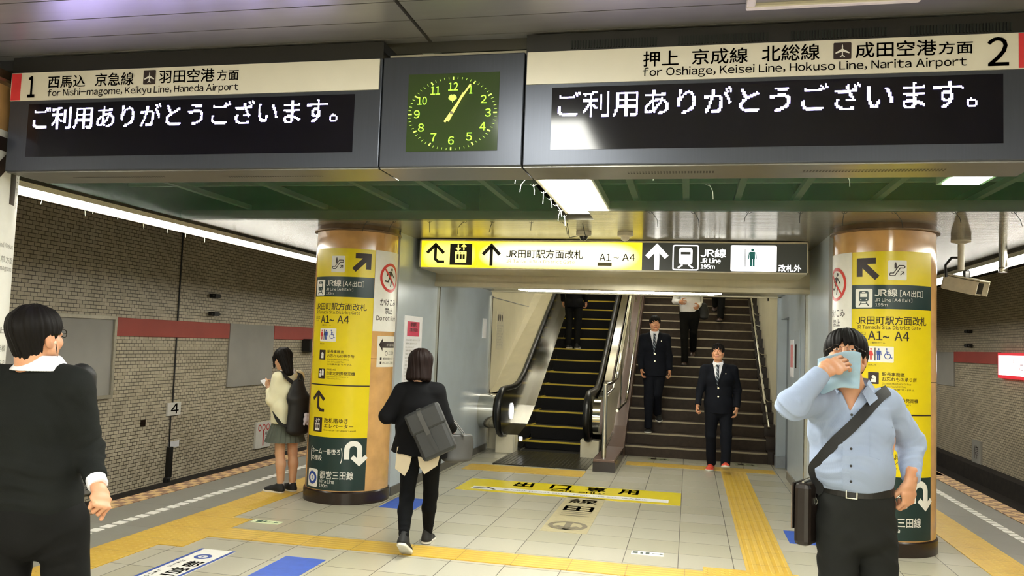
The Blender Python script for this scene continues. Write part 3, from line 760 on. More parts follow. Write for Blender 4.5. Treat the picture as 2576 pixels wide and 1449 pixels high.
# left display
t = empty('departure_display', 'grey hanging display for track 1 with lit white message, left of the clock', 'departure display', (-2.03, SY, 2.26), 'departure displays beside the clock')
sign_body(t, -2.885, -1.187)
pl = MB().box(-2.88, -1.197, SY-.006, SY, 2.56, 2.681).build('route_plate', M['cream'], t)
Decal(plane_y(SY-.006), .001).rect(-2.877, 2.562, -2.829, 2.679).build('red_band', M['red'], pl)
d = Decal(plane_y(SY-.006), .002)
d.text('1', -2.793, 2.574, -2.757, 2.664, .03)
d.text('西馬込', -2.693, 2.610, -2.510, 2.662, .012); d.text('京急線', -2.463, 2.611, -2.279, 2.666, .012)
d.text('羽田空港', -2.161, 2.614, -1.906, 2.669, .012); d.text('方面', -1.895, 2.616, -1.798, 2.660, .012)
d.text('for Nishi-magome, Keikyu Line, Haneda Airport', -2.692, 2.566, -1.796, 2.605, .008); d.rrect(-2.233, 2.611, -2.176, 2.671, .004)
d.build('lettering', M['ink'], pl)
d = Decal(plane_y(SY-.006), .003); pg_plane(d, -2.2045, 2.641, .056); d.build('plane_symbol', M['white'], pl)
sc = MB().box(-2.786, -1.295, SY-.002, SY+.001, 2.316, 2.545).build('screen', M['ledglass'], t)
led('message', MSG, -2.758, -1.364, 2.433, 2.533, sc)
vent(t, -2.64, -2.18, 3.06, rows=1); vent(t, -1.9, -1.47, 3.075, rows=1)
# right display
t = empty('departure_display', 'grey hanging display for track 2 with lit white message, right of the clock', 'departure display', (.25, SY, 2.26), 'departure displays beside the clock')
sign_body(t, -.619, 1.12)
m = MB()
for i in range(150):
    x = -.45+i*.0102
    if (i % 38) < 31: m.box(x, x+.005, SY-.001, SY+.006, 2.692, 2.722)
m.build('top_grille', M['voidm'], t)
pl = MB().box(-.613, 1.108, SY-.006, SY, 2.56, 2.682).build('route_plate', M['cream'], t)
Decal(plane_y(SY-.006), .001).rect(1.041, 2.562, 1.106, 2.680).build('red_band', M['red'], pl)
d = Decal(plane_y(SY-.006), .002)
d.text('2', .947, 2.572, 1.012, 2.668, .012)
d.text('押上', -.185, 2.611, -.059, 2.667, .012); d.text('京成線', -.013, 2.612, .180, 2.668, .012); d.text('北総線', .227, 2.614, .419, 2.671, .012)
d.text('成田空港', .535, 2.615, .791, 2.669, .012); d.text('方面', .798, 2.617, .903, 2.660, .012)
d.text('for Oshiage, Keisei Line, Hokuso Line, Narita Airport', -.186, 2.567, .884, 2.607, .008); d.rrect(.464, 2.613, .522, 2.671, .004)
d.build('lettering', M['ink'], pl)
d = Decal(plane_y(SY-.006), .003); pg_plane(d, .493, 2.642, .056); d.build('plane_symbol', M['white'], pl)
sc = MB().box(-.516, .996, SY-.002, SY+.001, 2.313, 2.546).build('screen', M['ledglass'], t)
led('message', MSG, -.492, .919, 2.432, 2.535, sc)
vent(t, -.24, .09, 3.05); vent(t, .385, .86, 3.05)
# clock
t = empty('platform_clock', 'square green faced clock showing five past one between the two displays', 'clock', (-.9, SY, 2.26))
MB().box(-1.183, -.623, SY, SY+.24, 2.256, 2.686).build('case', M['signmetal'], t, bevel=.004)
MB().box(-1.181, -.625, SY+.012, SY+.242, 2.251, 2.257).build('underside', M['soffit'], t)
MB().box(-1.18, -.626, SY+.06, SY+.2, 2.690, 2.715).build('top_strip', M['camwhite'], t)
CXk, CZk, RX, RZ = -.897, 2.458, .175, .1415
f = MB().box(-1.076, -.717, SY-.003, SY+.001, 2.314, 2.614).build('face', M['clockface'], t)
d = Decal(plane_y(SY-.003), .001)
for k in range(60):
    a = math.radians(90-6*k); ca, sa = math.cos(a), math.sin(a); L = .94 if k % 5 else .915
    d.line([(CXk+RX*L*ca, CZk+RZ*L*sa), (CXk+RX*ca, CZk+RZ*sa)], .0016 if k % 5 else .0055)
for k in range(1, 13):
    a = math.radians(90-30*k); u = CXk+.80*RX*math.cos(a); v = CZk+.735*RZ*math.sin(a); w = .0115 if k < 10 else .019
    if k in (1,): w = .006
    d.text(str(k), u-w, v-.0155, u+w, v+.0155, .012)
p = [(CXk+.002, 2.500), (CXk-.003, 2.500)]
fan = [(CXk-.0005, 2.498), (CXk-.002, 2.505)]
for k in range(13):
    a = math.radians(200-k*220/12); r_ = .0165*(1-.18*(k == 6)); fan.append((CXk-.0005+r_*math.cos(a), 2.518+r_*math.sin(a)*.85))
d.poly(fan+[(CXk+.001, 2.505)])
d.build('dial_marks', M['clockmark'], f)
def hand(name, tip, tail, w, h):
    a = np.array(tip, float); b = np.array(tail, float); q = (a-b)/np.linalg.norm(a-b); n = np.array((-q[1], q[0]))*w/2
    P = [b-n, b+n, a+n*.8, a-n*.8]; m = MB(); m.prism([tuple(x) for x in P], SY-h, SY-h-.002, 1); m.build(name, M['clockhand'], t)
hand('hour_hand', (-.853, 2.536), (-.913, 2.428), .0105, .006); hand('minute_hand', (-.827, 2.567), (-.924, 2.424), .008, .009)
MB().tube([(CXk, SY-.002, CZk), (CXk, SY-.014, CZk)], .006, 14).build('hub', M['chrome'], t)

# ================================================================== LIT SIGN OVER THE PASSAGE
BY = 8.5
t = empty('direction_sign', 'long lit yellow and dark direction sign box over the escalator passage', 'direction sign', (-.88, BY, 2.38))
MB().box(-2.885, 1.125, BY+.01, BY+.78, 2.372, 2.69).build('housing', M['header'], t, bevel=.008)
m = MB(); x0, x1, z0, z1 = -2.885, 1.125, 2.372, 2.69
for a, b, c, e in ((x0, x1, z0, z0+.014), (x0, x1, z1-.016, z1), (x0, x0+.016, z0, z1), (x1-.012, x1, z0, z1)): m.box(a, b, BY-.012, BY+.02, c, e)
m.build('frame', M['camwhite'], t)
fy = MB().box(-2.868, -2.252, BY, BY+.02, 2.386, 2.672).build('lift_panel', M['lityellow2'], t)
d = Decal(plane_y(BY)); d.line([(-2.607, 2.445), (-2.675, 2.445), (-2.71, 2.475), (-2.71, 2.625)], .032); d.line([(-2.805, 2.54), (-2.71, 2.632), (-2.615, 2.54)], .034)
d.rect(-2.547, 2.413, -2.300, 2.643); d.build('symbols', M['black'], fy)
d = Decal(plane_y(BY), .004); h_ = Decal(plane_y(BY), .006); pg_elevator(d, h_, -2.4235, 2.535, .24, .23)
d.build('lift_symbol', M['lityellow2'], fy); h_.build('lift_riders', M['black'], fy)
fy = MB().box(-2.246, -.495, BY, BY+.02, 2.386, 2.672).build('gate_panel', M['lityellow'], t)
d = Decal(plane_y(BY)); d.line([(-2.087, 2.412), (-2.087, 2.62)], .034); d.line([(-2.18, 2.53), (-2.087, 2.628), (-1.994, 2.53)], .036)
d.build('arrow', M['black'], fy)
d = Decal(plane_y(BY)); d.text('JR田町駅方面改札', -1.923, 2.498, -1.102, 2.588, .012); d.text('A1', -.932, 2.480, -.812, 2.552, .012); d.text('A4', -.696, 2.482, -.565, 2.554, .012); d.text('~', -.785, 2.507, -.73, 2.52)
d.build('lettering', M['black'], fy)
d = Decal(plane_y(BY)); d.text('JR Tamachi Sta. District Gate', -1.921, 2.445, -1.190, 2.482); d.build('small_lettering', emit('translucent_small_ink', lin('#a8983c'), .12, base=lin('#7d7030')), fy)
d = Decal(plane_y(BY)); d.rect(-.949, 2.427, -.803, 2.462); d.build('tape', mat('olive_tape', '#5d5413', .5), fy)
fd = MB().box(-.495, 1.113, BY, BY+.02, 2.386, 2.672).build('line_panel', M['litdark'], t)
d = Decal(plane_y(BY)); d.line([(-.345, 2.395), (-.345, 2.615)], .05); d.line([(-.444, 2.525), (-.345, 2.63), (-.246, 2.525)], .05)
d.rrect(-.187, 2.394, .073, 2.654, .02); d.text('JR線', .092, 2.530, .340, 2.617, .012); d.text('JR Line', .093, 2.472, .289, 2.522, .012); d.text('195m', .094, 2.415, .232, 2.456, .012)
d.rrect(.386, 2.394, .828, 2.656, .015); d.text('改札外', .847, 2.397, 1.060, 2.465, .012); d.build('white_marks', M['litwhite'], fd)
d = Decal(plane_y(BY), .003); d.rrect(-.175, 2.406, .061, 2.642, .014); d.build('symbol_ground', M['litdark'], fd)
d = Decal(plane_y(BY), .005); h_ = Decal(plane_y(BY), .007); d.rrect(-.125, 2.455, .011, 2.625, .03)
for k in (1, -1): d.line([(-.057+k*.03, 2.452), (-.057+k*.075, 2.418)], .016)
h_.rect(-.105, 2.555, -.009, 2.582); d.build('train_symbol', M['litwhite'], fd); h_.build('train_window', M['litdark'], fd)
d = Decal(plane_y(BY), .003); d.rect(.523, 2.44, .529, 2.62); d.build('divider', M['black'], fd)
d = Decal(plane_y(BY), .003); pg_person(d, .596, 2.53, .19); d.build('man_symbol', mat('teal_ink', '#1f8f96', .5), fd)
d = Decal(plane_y(BY), .003); pg_person(d, .455, 2.53, .18, True); pg_wheelchair(d, .74, 2.53, .17); d.build('pale_symbols', emit('washed_out_symbol', (.9, .9, .8), .2), fd)

# ================================================================== ROUND COLUMNS AND THEIR SIGNS
CR = .41
def column(cx, cy, label):
    t = empty('round_column', label, 'column', (cx, cy, 0), 'round platform columns')
    MB().lathe([(CR, .115), (CR, 2.655)], (cx, cy, 0)).build('shaft', M['tan'], t, smooth=True)
    MB().lathe([(CR+.001, 0), (CR+.013, 0), (CR+.013, .11), (CR+.004, .122), (CR, .122)], (cx, cy, 0)).build('plinth', M['darkband'], t, smooth='auto')
    MB().lathe([(CR, 2.635), (CR+.028, 2.64), (CR+.028, 2.652), (CR+.004, 2.658), (CR, 2.70)], (cx, cy, 0)).build('collar', mat('bronze_collar', '#6f5a42', .3, .5), t, smooth='auto')
    MB().lathe([(CR+.0008, 1.395), (CR+.0008, 1.399)], (cx, cy, 0)).build('joint', M['darkband'], t)
    return t
column(-3.33, 7.85, 'tan round column left of the passage with tall yellow sign')
column(1.63, 7.62, 'tan round column behind the man wiping his face')
column(-3.33, 2.90, 'round column at the far left edge wrapped in a white notice')
def dg(a): return math.radians(a)*(CR+.003)
def shell(name, cx, cy, a0, a1, z0, z1, m, parent, h=.003):
    return MB().lathe([(CR+h-.002, z0), (CR+h, z0), (CR+h, z1), (CR+h-.002, z1)], (cx, cy, 0), 30, math.radians(a0), math.radians(a1)).build(name, m, parent, smooth='auto')
def column_sign(cx, cy, right, label):
    t = empty('column_sign', label, 'direction sign', (cx, cy-CR, .12), 'yellow signs on the columns')
    fm = cyl_map(cx, cy, CR+.003); ml = .03; a0, a1 = -47.5, 47.5
    top = shell('yellow_panel', cx, cy, a0, a1, .63, 2.458, M['yellow'], t)
    band = shell('rail_line_band', cx, cy, a0, a1, 1.984, 2.182, M['green'], t, .0036)
    low = shell('transfer_panel', cx, cy, a0, a1, .130, .632, M['green'], t, .0034)
    ink = Decal(fm, .001, ml)
    if right: ink.arrow(dg(-28.5), 2.31, .20, 135, .05, .13); ix = 2.4
    else: ink.arrow(dg(28.5), 2.32, .20, 45, .05, .13); ix = -3.5
    ink.text('JR田町駅方面改札', dg(-41.8), 1.855, dg(38.5), 1.925, .012); ink.text('A1~A4', dg(-28.3), 1.728, dg(15.5), 1.80, .022)
    ink.text('JR Tamachi Sta. District Gate', dg(-41.5), 1.818, dg(30), 1.85, .01)
    ink.text('出口', dg(-41), 1.765, dg(-31), 1.795, .01); ink.text('Exit', dg(-40), 1.742, dg(-33), 1.758); ink.text('1番線ホーム', dg(-26), 1.70, dg(-10), 1.715)
    ink.text('改札外', dg(-28), 1.518, dg(-19), 1.532)
    ink.text('駅長事務室', dg(-13.3), 1.438, dg(10.6), 1.468, .012); ink.text('お忘れもの承り所', dg(-13.2), 1.397, dg(24.8), 1.43, .012)
    ink.text('Station Master’s Office', dg(-13), 1.370, dg(18), 1.386); ink.text('Lost & Found Office', dg(-13), 1.347, dg(12), 1.362); ink.text('大站事务室 역사무소', dg(-13), 1.322, dg(22), 1.339)
    ink.text('PASMO', dg(-13.2), 1.270, dg(1.3), 1.287, .012); ink.text('自動定期券発売機', dg(-13), 1.228, dg(26.7), 1.262, .012); ink.text('Automatic Commuter’s', dg(-13), 1.205, dg(18), 1.219); ink.text('Ticket Machine', dg(-13), 1.186, dg(8), 1.199)
    ink.rect(dg(a0), 1.124, dg(a1), 1.136)
    ink.line([(dg(-14), .885), (dg(-20.5), .885), (dg(-25.5), .915), (dg(-25.5), 1.05)], .03); ink.line([(dg(-36.5), .985), (dg(-25.5), 1.058), (dg(-14.5), .985)], .032)
    ink.text('改札階ゆき', dg(-13), .768, dg(20.6), .815, .012); ink.text('エレベーター', dg(-13), .722, dg(27.9), .758, .012); ink.text('Elevator to Upper Level', dg(-13), .688, dg(32), .708, .006)
    for z0, z1, b0, b1 in ((1.370, 1.466, -27.8, -16.4), (1.189, 1.284, -28, -15.8), (.676, .815, -33, -16.4)): ink.rrect(dg(b0), z0, dg(b1), z1, .005)
    ink.build('lettering', M['ink'], top)
    w = Decal(fm, .001, ml); w.rrect(dg(ix-10), 2.222, dg(ix+10), 2.384, .01); w.build('symbol_tile', M['white'], top); w = Decal(fm, .001, ml); w.rrect(dg(-28.4), 1.548, dg(-1.1), 1.677, .008); w.build('symbol_tile', M['white'], top)
    w = Decal(fm, .002, ml); u = dg(-22); w.disc(u, 1.428, .014); w.rect(u-.018, 1.385, u+.018, 1.412); w.rect(u+.005, 1.40, u+.018, 1.43)
    u = dg(-22); w.disc(u-.015, 1.255, .012); w.rect(u-.028, 1.205, u-.004, 1.24); w.rect(u+.004, 1.22, u+.03, 1.265); w.disc(u+.017, 1.27, .01)
    h_ = Decal(fm, .003, ml); pg_elevator(w, h_, dg(-24.7), .745, .12, .135); w.build('white_symbols', M['white'], top); h_.build('lift_riders', M['ink'], top)
    k = Decal(fm, .002, ml); pg_escalator(k, dg(ix), 2.303, .15); k.rect(dg(-21), 1.56, dg(-20), 1.665); k.build('escalator_symbol', M['ink'], top)
    k = Decal(fm, .002, ml); pg_person(k, dg(-24.8), 1.612, .10, True); k.build('woman_symbol', M['redsign'], top)
    k = Decal(fm, .002, ml); pg_person(k, dg(-16.8), 1.612, .10); pg_wheelchair(k, dg(-7.5), 1.615, .10); k.build('man_symbol', M['bluesign'], top)
    w = Decal(fm, .0018, ml); w.rrect(dg(-43), 1.995, dg(-23.5), 2.150, .012); w.text('JR線', dg(-21.5), 2.085, dg(2.5), 2.150, .02); w.text('[A4出口]', dg(5), 2.085, dg(33), 2.140, .016); w.text('JR Line [A4 Exit]', dg(-21), 2.042, dg(19), 2.072, .016); w.text('195m', dg(-20.6), 2.005, dg(-8), 2.03, .016)
    w.build('lettering', M['white'], band)
    k = Decal(fm, .0028, ml); h_ = Decal(fm, .0038, ml); pg_train(k, h_, dg(-33.2), 2.072, .15); k.build('train_symbol', M['green'], band); h_.build('train_lights', M['white'], band)
    w = Decal(fm, .0018, ml); w.text('(', dg(-36), .39, dg(-33.5), .535, .01); w.text(')', dg(13), .39, dg(15.5), .535, .01); w.text('ホーム一番後ろ', dg(-33), .470, dg(12.5), .525, .012); w.text('の階段', dg(-33), .405, dg(-14), .455, .012)
    uu = dg(31.5); s = dg(8.5); w.line([(uu-s-.015, .43), (uu-s-.015, .52)], .05); w.ring(uu-.015+s*0, .52, s-.025, s+.025, 24, 0, 180); w.line([(uu+s-.015, .52), (uu+s-.015, .41)], .05); w.line([(uu+s-.085, .455), (uu+s-.015, .392), (uu+s+.055, .455)], .042)
    w.rrect(dg(-40), .15, dg(-19.5), .32, .02); w.text('都営三田線', dg(-16.2), .237, dg(31), .312, .016); w.text('Mita Line', dg(-16.5), .195, dg(6.2), .232, .014); w.text('190m', dg(-16), .157, dg(-3), .187, .014)
    w.build('lettering', M['white'], low)
    k = Decal(fm, .0028, ml); k.ring(dg(-29.8), .236, .035, .062); k.rect(dg(-29.8)-.005, .216, dg(-29.8)+.005, .256); k.rect(dg(-29.8)-.012, .216, dg(-29.8)+.012, .222); k.rect(dg(-29.8)-.012, .25, dg(-29.8)+.012, .256); k.build('line_symbol', M['bluesign'], low)
column_sign(-3.33, 7.85, False, 'tall yellow and green direction sign wrapped round the left column')
column_sign(1.63, 7.62, True, 'tall yellow and green direction sign on the column behind the man')
def no_rush(cx, cy, sg, label):
    t = empty('warning_notice', label, 'notice', (cx+sg*CR, cy, 1.66), 'no rushing notices on the columns')
    fm = cyl_map(cx, cy, CR+.003); c = sg*76
    a, b = sorted((sg*48, sg*104)); p = shell('panel', cx, cy, a, b, 1.665, 2.46, M['white'], t)
    k = Decal(fm, .001, .03); pg_runner(k, dg(c), 2.20, .22)
    k.text('かけこみ', dg(c-18), 1.92, dg(c+18), 1.985, .012); k.text('禁止', dg(c-9), 1.838, dg(c+9), 1.90, .012); k.text('Do not Rush', dg(c-23), 1.772, dg(c+22), 1.822, .012); k.build('lettering', M['ink'], p)
    k = Decal(fm, .002, .03); k.ring(dg(c), 2.20, .117, .145); k.line([(dg(c)-.09, 2.29), (dg(c)+.09, 2.11)], .02); k.build('prohibition_ring', M['redsign'], p)
no_rush(-3.33, 7.85, 1, 'white no rushing notice with red ring on the left column')
no_rush(1.63, 7.62, -1, 'white no rushing notice with red ring above the face wiping man')
t = empty('arrow_notice', 'cream notice with a black left arrow low on the left column', 'notice', (-2.92, 7.85, 1.31)); fm = cyl_map(-3.33, 7.85, CR+.003)
p = shell('panel', -3.33, 7.85, 56.5, 100, 1.315, 1.62, M['cream'], t); k = Decal(fm, .001, .03)
k.poly([(dg(59), 1.535), (dg(66), 1.60), (dg(66), 1.565), (dg(98), 1.565), (dg(98), 1.505), (dg(66), 1.505), (dg(66), 1.47)]); k.ring(dg(74), 1.45, .016, .022, 20)
for z, tx in ((1.385, '都営線のりば'), (1.345, '出口のご案内')): k.rect(dg(62), z, dg(65), z+.025); k.text(tx, dg(67), z, dg(95), z+.024)
k.text('三田線', dg(79), 1.435, dg(96), 1.47); k.build('lettering', M['ink'], p)
k = Decal(fm, .002, .03); k.text('のりば Track', dg(74), 1.52, dg(96), 1.55); k.build('light_lettering', M['cream'], p)
# white wrap on the far left column
t = empty('column_sign', 'white notice with a black arrow wrapped round the column at the far left', 'direction sign', (-3.1, 2.6, .7)); fm = cyl_map(-3.33, 2.90, CR+.003)
p = shell('panel', -3.33, 2.90, 20, 140, .55, 2.44, M['white'], t); k = Decal(fm, .001, .03)
k.line([(dg(72), 2.08), (dg(113), 2.37)], .055); k.line([(dg(88), 2.38), (dg(115), 2.38), (dg(115), 2.13)], .06); k.build('arrow', M['ink'], p)
gi = mat('faint_grey_ink', '#8b8880', .5); k = Decal(fm, .001, .03)
for z, tx in ((2.24, '三'), (2.18, '駅'), (2.12, '方')): k.text(tx, dg(121), z, dg(126), z+.035)
for i, z in enumerate((1.93, 1.87, 1.83, 1.56, 1.48, 1.42, 1.38, 1.30)): k.text(('for Oshiage and Asakusa', '押上・浅草方面', 'for Nishi-magome', '押上', '本所吾妻橋', 'Asakusa', 'Kuramae', '日本橋')[i], dg(80), z, dg(124), z+.03)
k.build('lettering', gi, p)

# ================================================================== THINGS ON THE PASSAGE WALLS
t = empty('poster', 'tall white notice with a red heading on the left passage wall', 'poster', (-2.95, 8.55, 1.1)); fx = plane_x(-2.9435)
MB().box(-2.95, -2.944, 8.27, 8.86, 1.02, 1.85).build('sheet', M['paper'], t)
d = Decal(fx, .001); d.rect(8.36, 1.63, 8.76, 1.79); d.build('red_heading', mat('crimson_print', '#c4234c', .5), t)
d = Decal(fx, .002); d.text('駅構内', 8.46, 1.735, 8.66, 1.78, .02); d.text('工事のお知らせ', 8.43, 1.68, 8.70, 1.72, .02); d.build('heading_lettering', M['white'], t)
d = Decal(fx, .001)
for i in range(14):
    z = 1.60-i*.038; d.text(('ご利用のお客様へお知らせいたします', '工事期間中はご迷惑をおかけいたします', 'Notice of construction work')[i % 3], 8.32, z-.02, 8.80-(i*7 % 5)*.05, z)
d.build('body_text', gi, t)
t = empty('poster', 'small white strip notice at the far end of the left passage wall', 'poster', (-2.95, 11.75, 1.65)); MB().box(-2.95, -2.945, 11.64, 11.86, 1.65, 1.94).build('sheet', M['paper'], t)
t = empty('poster', 'pale notice with three symbols on the cream wall above the escalator side', 'poster', (-3.05, 13.2, 1.5)); MB().box(-3.05, -3.045, 12.95, 13.46, 1.48, 2.1).build('sheet', mat('cream_notice', '#cfc9b4', .5), t)
d = Decal(plane_x(-3.045), .001)
for k in range(3): d.disc(13.07+k*.13, 2.0, .035, .06)
d.build('symbols', M['ink'], t)
d = Decal(plane_x(-3.045), .001)
for i in range(8): d.text('エスカレーターのご注意', 13.0, 1.86-i*.045, 13.4-(i % 3)*.06, 1.885-i*.045)
d.build('body_text', gi, t)
t = empty('poster', 'narrow white and pink notice on the right passage wall', 'poster', (1.25, 10.73, 1.3)); MB().box(1.244, 1.25, 10.6, 10.92, 1.30, 1.76).build('sheet', M['paper'], t)
d = Decal(plane_x(1.244, -1), .001); d.rect(10.64, 1.42, 10.88, 1.70); d.build('pink_field', mat('faded_pink_print', '#d98f92', .5), t)
t = empty('wall_cabinet', 'grey flush cabinet with a dark slot beside the pink notice', 'cabinet', (1.25, 10.2, 1.3)); MB().box(1.235, 1.25, 9.98, 10.45, 1.28, 1.86).build('door', M['encl'], t, bevel=.004)
MB().box(1.232, 1.236, 10.22, 10.34, 1.42, 1.70).build('slot', M['darkband'], t)
t = empty('wall_bracket', 'small black bracket high on the cream wall right of the stairs', 'bracket', (1.25, 13.2, 2.4)); MB().box(1.16, 1.28, 13.19, 13.23, 2.44, 2.47).box(1.16, 1.18, 13.19, 13.23, 2.38, 2.44).build('arm', M['black'], t)

# ================================================================== CAMERAS
def dome(x, y, label, wire):
    t = empty('ceiling_camera', label, 'security camera', (x, y, 2.70))
    MB().lathe([(0, 2.70), (.075, 2.70), (.075, 2.668), (.06, 2.658), (0, 2.658)], (x, y, 0), 24).build('base', M['camwhite'], t, smooth='auto')
    MB().lathe([(.042, 2.66), (.042, 2.645), (.03, 2.625), (0, 2.615)], (x, y, 0), 20).build('dome', M['lens' if wire else 'camwhite'], t, smooth=True)
dome(-1.03, 7.94, 'white dome camera on the ceiling with dark wires, left of its pair', True); dome(-.63, 7.96, 'white round detector on the ceiling right of the dome camera', False)
tag(MB().tube([(-1.10, 7.3, 2.69), (-1.12, 7.6, 2.60), (-1.09, 7.93, 2.66)], .004, 5).tube([(-.96, 7.3, 2.69), (-.97, 7.6, 2.62), (-.98, 7.93, 2.66)], .004, 5).build('loose_wire', M['cabletied']), 'thin dark loose wires looping down by the dome camera', 'wire')
t = empty('security_camera', 'boxy off white security camera hanging from the ceiling right of the column', 'security camera', (2.46, 8.34, 2.70))
MB().lathe([(0, 2.70), (.085, 2.70), (.085, 2.685), (.03, 2.67), (0, 2.67)], (2.455, 8.34, 0), 24).build('ceiling_plate', M['camwhite'], t, smooth='auto')
MB().tube([(2.455, 8.34, 2.68), (2.455, 8.34, 2.42)], .028, 16).build('pole', M['camwhite'], t, smooth='auto')
MB().box(2.475, 2.525, 8.31, 8.37, 2.33, 2.42).build('joint', M['lens'], t, bevel=.01)
MB().tube([(2.44, 8.35, 2.54), (2.38, 8.36, 2.54), (2.33, 8.37, 2.47), (2.34, 8.38, 2.36)], .012, 8).build('cable', M['rubber'], t, smooth='auto')
# the body looks toward +x and the camera side
bd = Vector((.62, -.74, -.24)).normalized(); sd = Vector((.74, .62, 0)).normalized(); ud = bd.cross(sd) * -1
if ud.z < 0: ud = -ud
c = Vector((2.47, 8.36, 2.285))
MB().obox(c, bd*.165, sd*.070, ud*.066).build('housing', M['camwhite'], t, bevel=.014)
m = MB().obox(c+ud*.074+bd*.03, bd*.18, sd*.080, ud*.006); m.obox(c+sd*.075+bd*.04, bd*.17, sd*.005, ud*.062); m.obox(c-sd*.075+bd*.03, bd*.17, sd*.005, ud*.062); m.build('sun_shield', M['camwhite'], t, bevel=.004)
MB().obox(c+bd*.166, bd*.003, sd*.054, ud*.050).build('front_window', M['lens'], t)
t = empty('ceiling_pipe', 'short white pipe hanging from the ceiling by the right batten row', 'pipe', (2.89, 8.58, 2.70)); MB().tube([(2.89, 8.58, 2.70), (2.89, 8.58, 2.43)], .036, 16).lathe([(.037, 2.44), (.04, 2.45), (.04, 2.47), (.037, 2.48)], (2.89, 8.58, 0), 16).build('pipe', M['steel'], t, smooth='auto')

# ================================================================== TRACK WALLS
def wall_thing(name, label, cat, y, z, X=WL, group=None): return empty(name, label, cat, (X, y, z), group)
def band(y0, y1, z0, z1, X, label, sg=1):
    tag(MB().box(min(X, X+sg*.03), max(X, X+sg*.03), y0, y1, z0, z1).build('name_band', M['bandred'], bevel=.004), label, 'wall band')
band(10.68, 13.74, 1.49, 1.765, WL, 'faded red band on the left track wall between two grey panels'); band(15.42, 19.5, 1.50, 1.775, WL, 'faded red band on the left track wall behind the standing schoolgirl')
band(19.72, 22.9, 1.51, 1.775, WR, 'faded red band on the right track wall beside the lit advert', -1)
def board(y0, y1, z0, z1, X, label, framed, sg=1):
    t = wall_thing('poster_case', label, 'poster case', (y0+y1)/2, z0, X)
    MB().box(min(X, X+sg*.03), max(X, X+sg*.03), y0, y1, z0, z1).build('board', M['panelgrey'], t)
    if framed:
        for a, b, c, e in ((y0-.05, y1+.05, z0-.05, z0), (y0-.05, y1+.05, z1, z1+.05), (y0-.05, y0, z0, z1), (y1, y1+.05, z0, z1)): MB().box(min(X, X+sg*.06), max(X, X+sg*.06), a, b, c, e).build('frame_bar', M['frame'], t)
board(8.2, 10.6, .63, 1.73, WL, 'large framed grey poster panel on the left wall beside the dark haired man', True)
board(13.76, 15.4, .60, 1.77, WL, 'blank grey panel on the left track wall near the schoolgirl', False)
board(22.9, 25.4, .9, 1.76, WR, 'blank grey panel on the right track wall past the column', False, -1)
t = wall_thing('speaker_box', 'black speaker box on the left wall above the schoolgirl', 'speaker', 16.9, 1.2); MB().box(WL, WL+.22, 16.7, 17.2, 1.24, 1.52).build('body', M['black'], t, bevel=.03); MB().tube([(WL+.2, 16.95, 1.38), (WL+.3, 16.9, 1.36)], [.08, .11], 16).build('horn', M['black'], t)
for y, z, lb in ((13.15, 2.24, 'upper black bracket on the left track wall above the red band'), (13.15, 1.92, 'lower black bracket on the left track wall just above the red band')): tag(MB().box(WL, WL+.12, y-.08, y+.08, z-.035, z+.035).box(WL+.06, WL+.1, y-.14, y+.14, z-.015, z+.015).build('wall_bracket', M['black']), lb, 'bracket')
for y, z, lb in ((21.67, 2.26, 'upper black bracket on the right track wall'), (21.67, 1.92, 'lower black bracket on the right track wall')): tag(MB().box(WR-.12, WR, y-.1, y+.1, z-.04, z+.04).box(WR-.1, WR-.06, y-.2, y+.2, z-.018, z+.018).build('wall_bracket', M['black']), lb, 'bracket')
t = wall_thing('number_plate', 'white wall plate with the number 4', 'number plate', 12.2, .2); MB().box(WL, WL+.03, 12.03, 12.38, .21, .42).build('plate', M['white'], t); Decal(plane_x(WL+.03), .002).text('4', 12.11, .235, 12.32, .40, .02).build('number', M['black'], t)
t = wall_thing('stop_board', 'white board with the number 3 low on the wall beside the man\'s hand', 'number plate', 10.2, -.7); MB().box(WL, WL+.05, 10.0, 10.5, -.74, -.36).build('plate', M['panelgrey'], t)
d = Decal(plane_x(WL+.05), .002); d.text('3', 10.06, -.52, 10.17, -.40, .02); d.text('両', 10.2, -.52, 10.3, -.40); d.text('停目', 10.14, -.69, 10.28, -.56); d.build('lettering', M['black'], t)
t = wall_thing('station_board', 'small white line board with three rings on the wall beside the skirt', 'sign', 15.2, -.66); MB().box(WL, WL+.04, 14.88, 15.47, -.66, -.15).build('plate', M['white'], t)
d = Decal(plane_x(WL+.04), .002)
for k in range(3): d.ring(15.02+k*.16, -.26, .045, .065)
d.rect(15.15, -.62, 15.19, -.32); d.build('red_marks', M['redsign'], t); d = Decal(plane_x(WL+.04), .002); d.text('Mita', 15.24, -.42, 15.42, -.35); d.text('三田', 15.24, -.52, 15.42, -.44); d.build('lettering', M['ink'], t)
tag(MB().tube([(WL+.015, 12.17, 3.3), (WL+.015, 12.17, .42)], .012, 6).tube([(WL+.015, 12.14, .2), (WL+.015, 12.15, -.3)], .012, 6).build('wall_cable', M['black']), 'thin black cable running down the left brick wall to the number 4', 'cable')
t = wall_thing('cable_post', 'black cable guard and foot low on the left wall under the number 4', 'cable guard', 12.1, -.95); MB().box(WL, WL+.06, 12.1, 12.2, -.8, -.3).build('guard', M['black'], t); MB().box(WL, WL+.14, 11.96, 12.22, -1.0, -.9).box(WL, WL+.08, 12.05, 12.15, -.9, -.78).build('foot', M['black'], t, bevel=.02)
tag(MB().box(WL, WL+.012, 12.14, 12.42, -.32, -.22).build('wall_label', M['paper']), 'small white label on the left wall below the number 4', 'label')
tag(MB().box(WL, WL+.02, 11.40, 11.5, .10, .20).build('wall_box', M['darkband']), 'tiny dark box on the left brick wall right of the man', 'box')
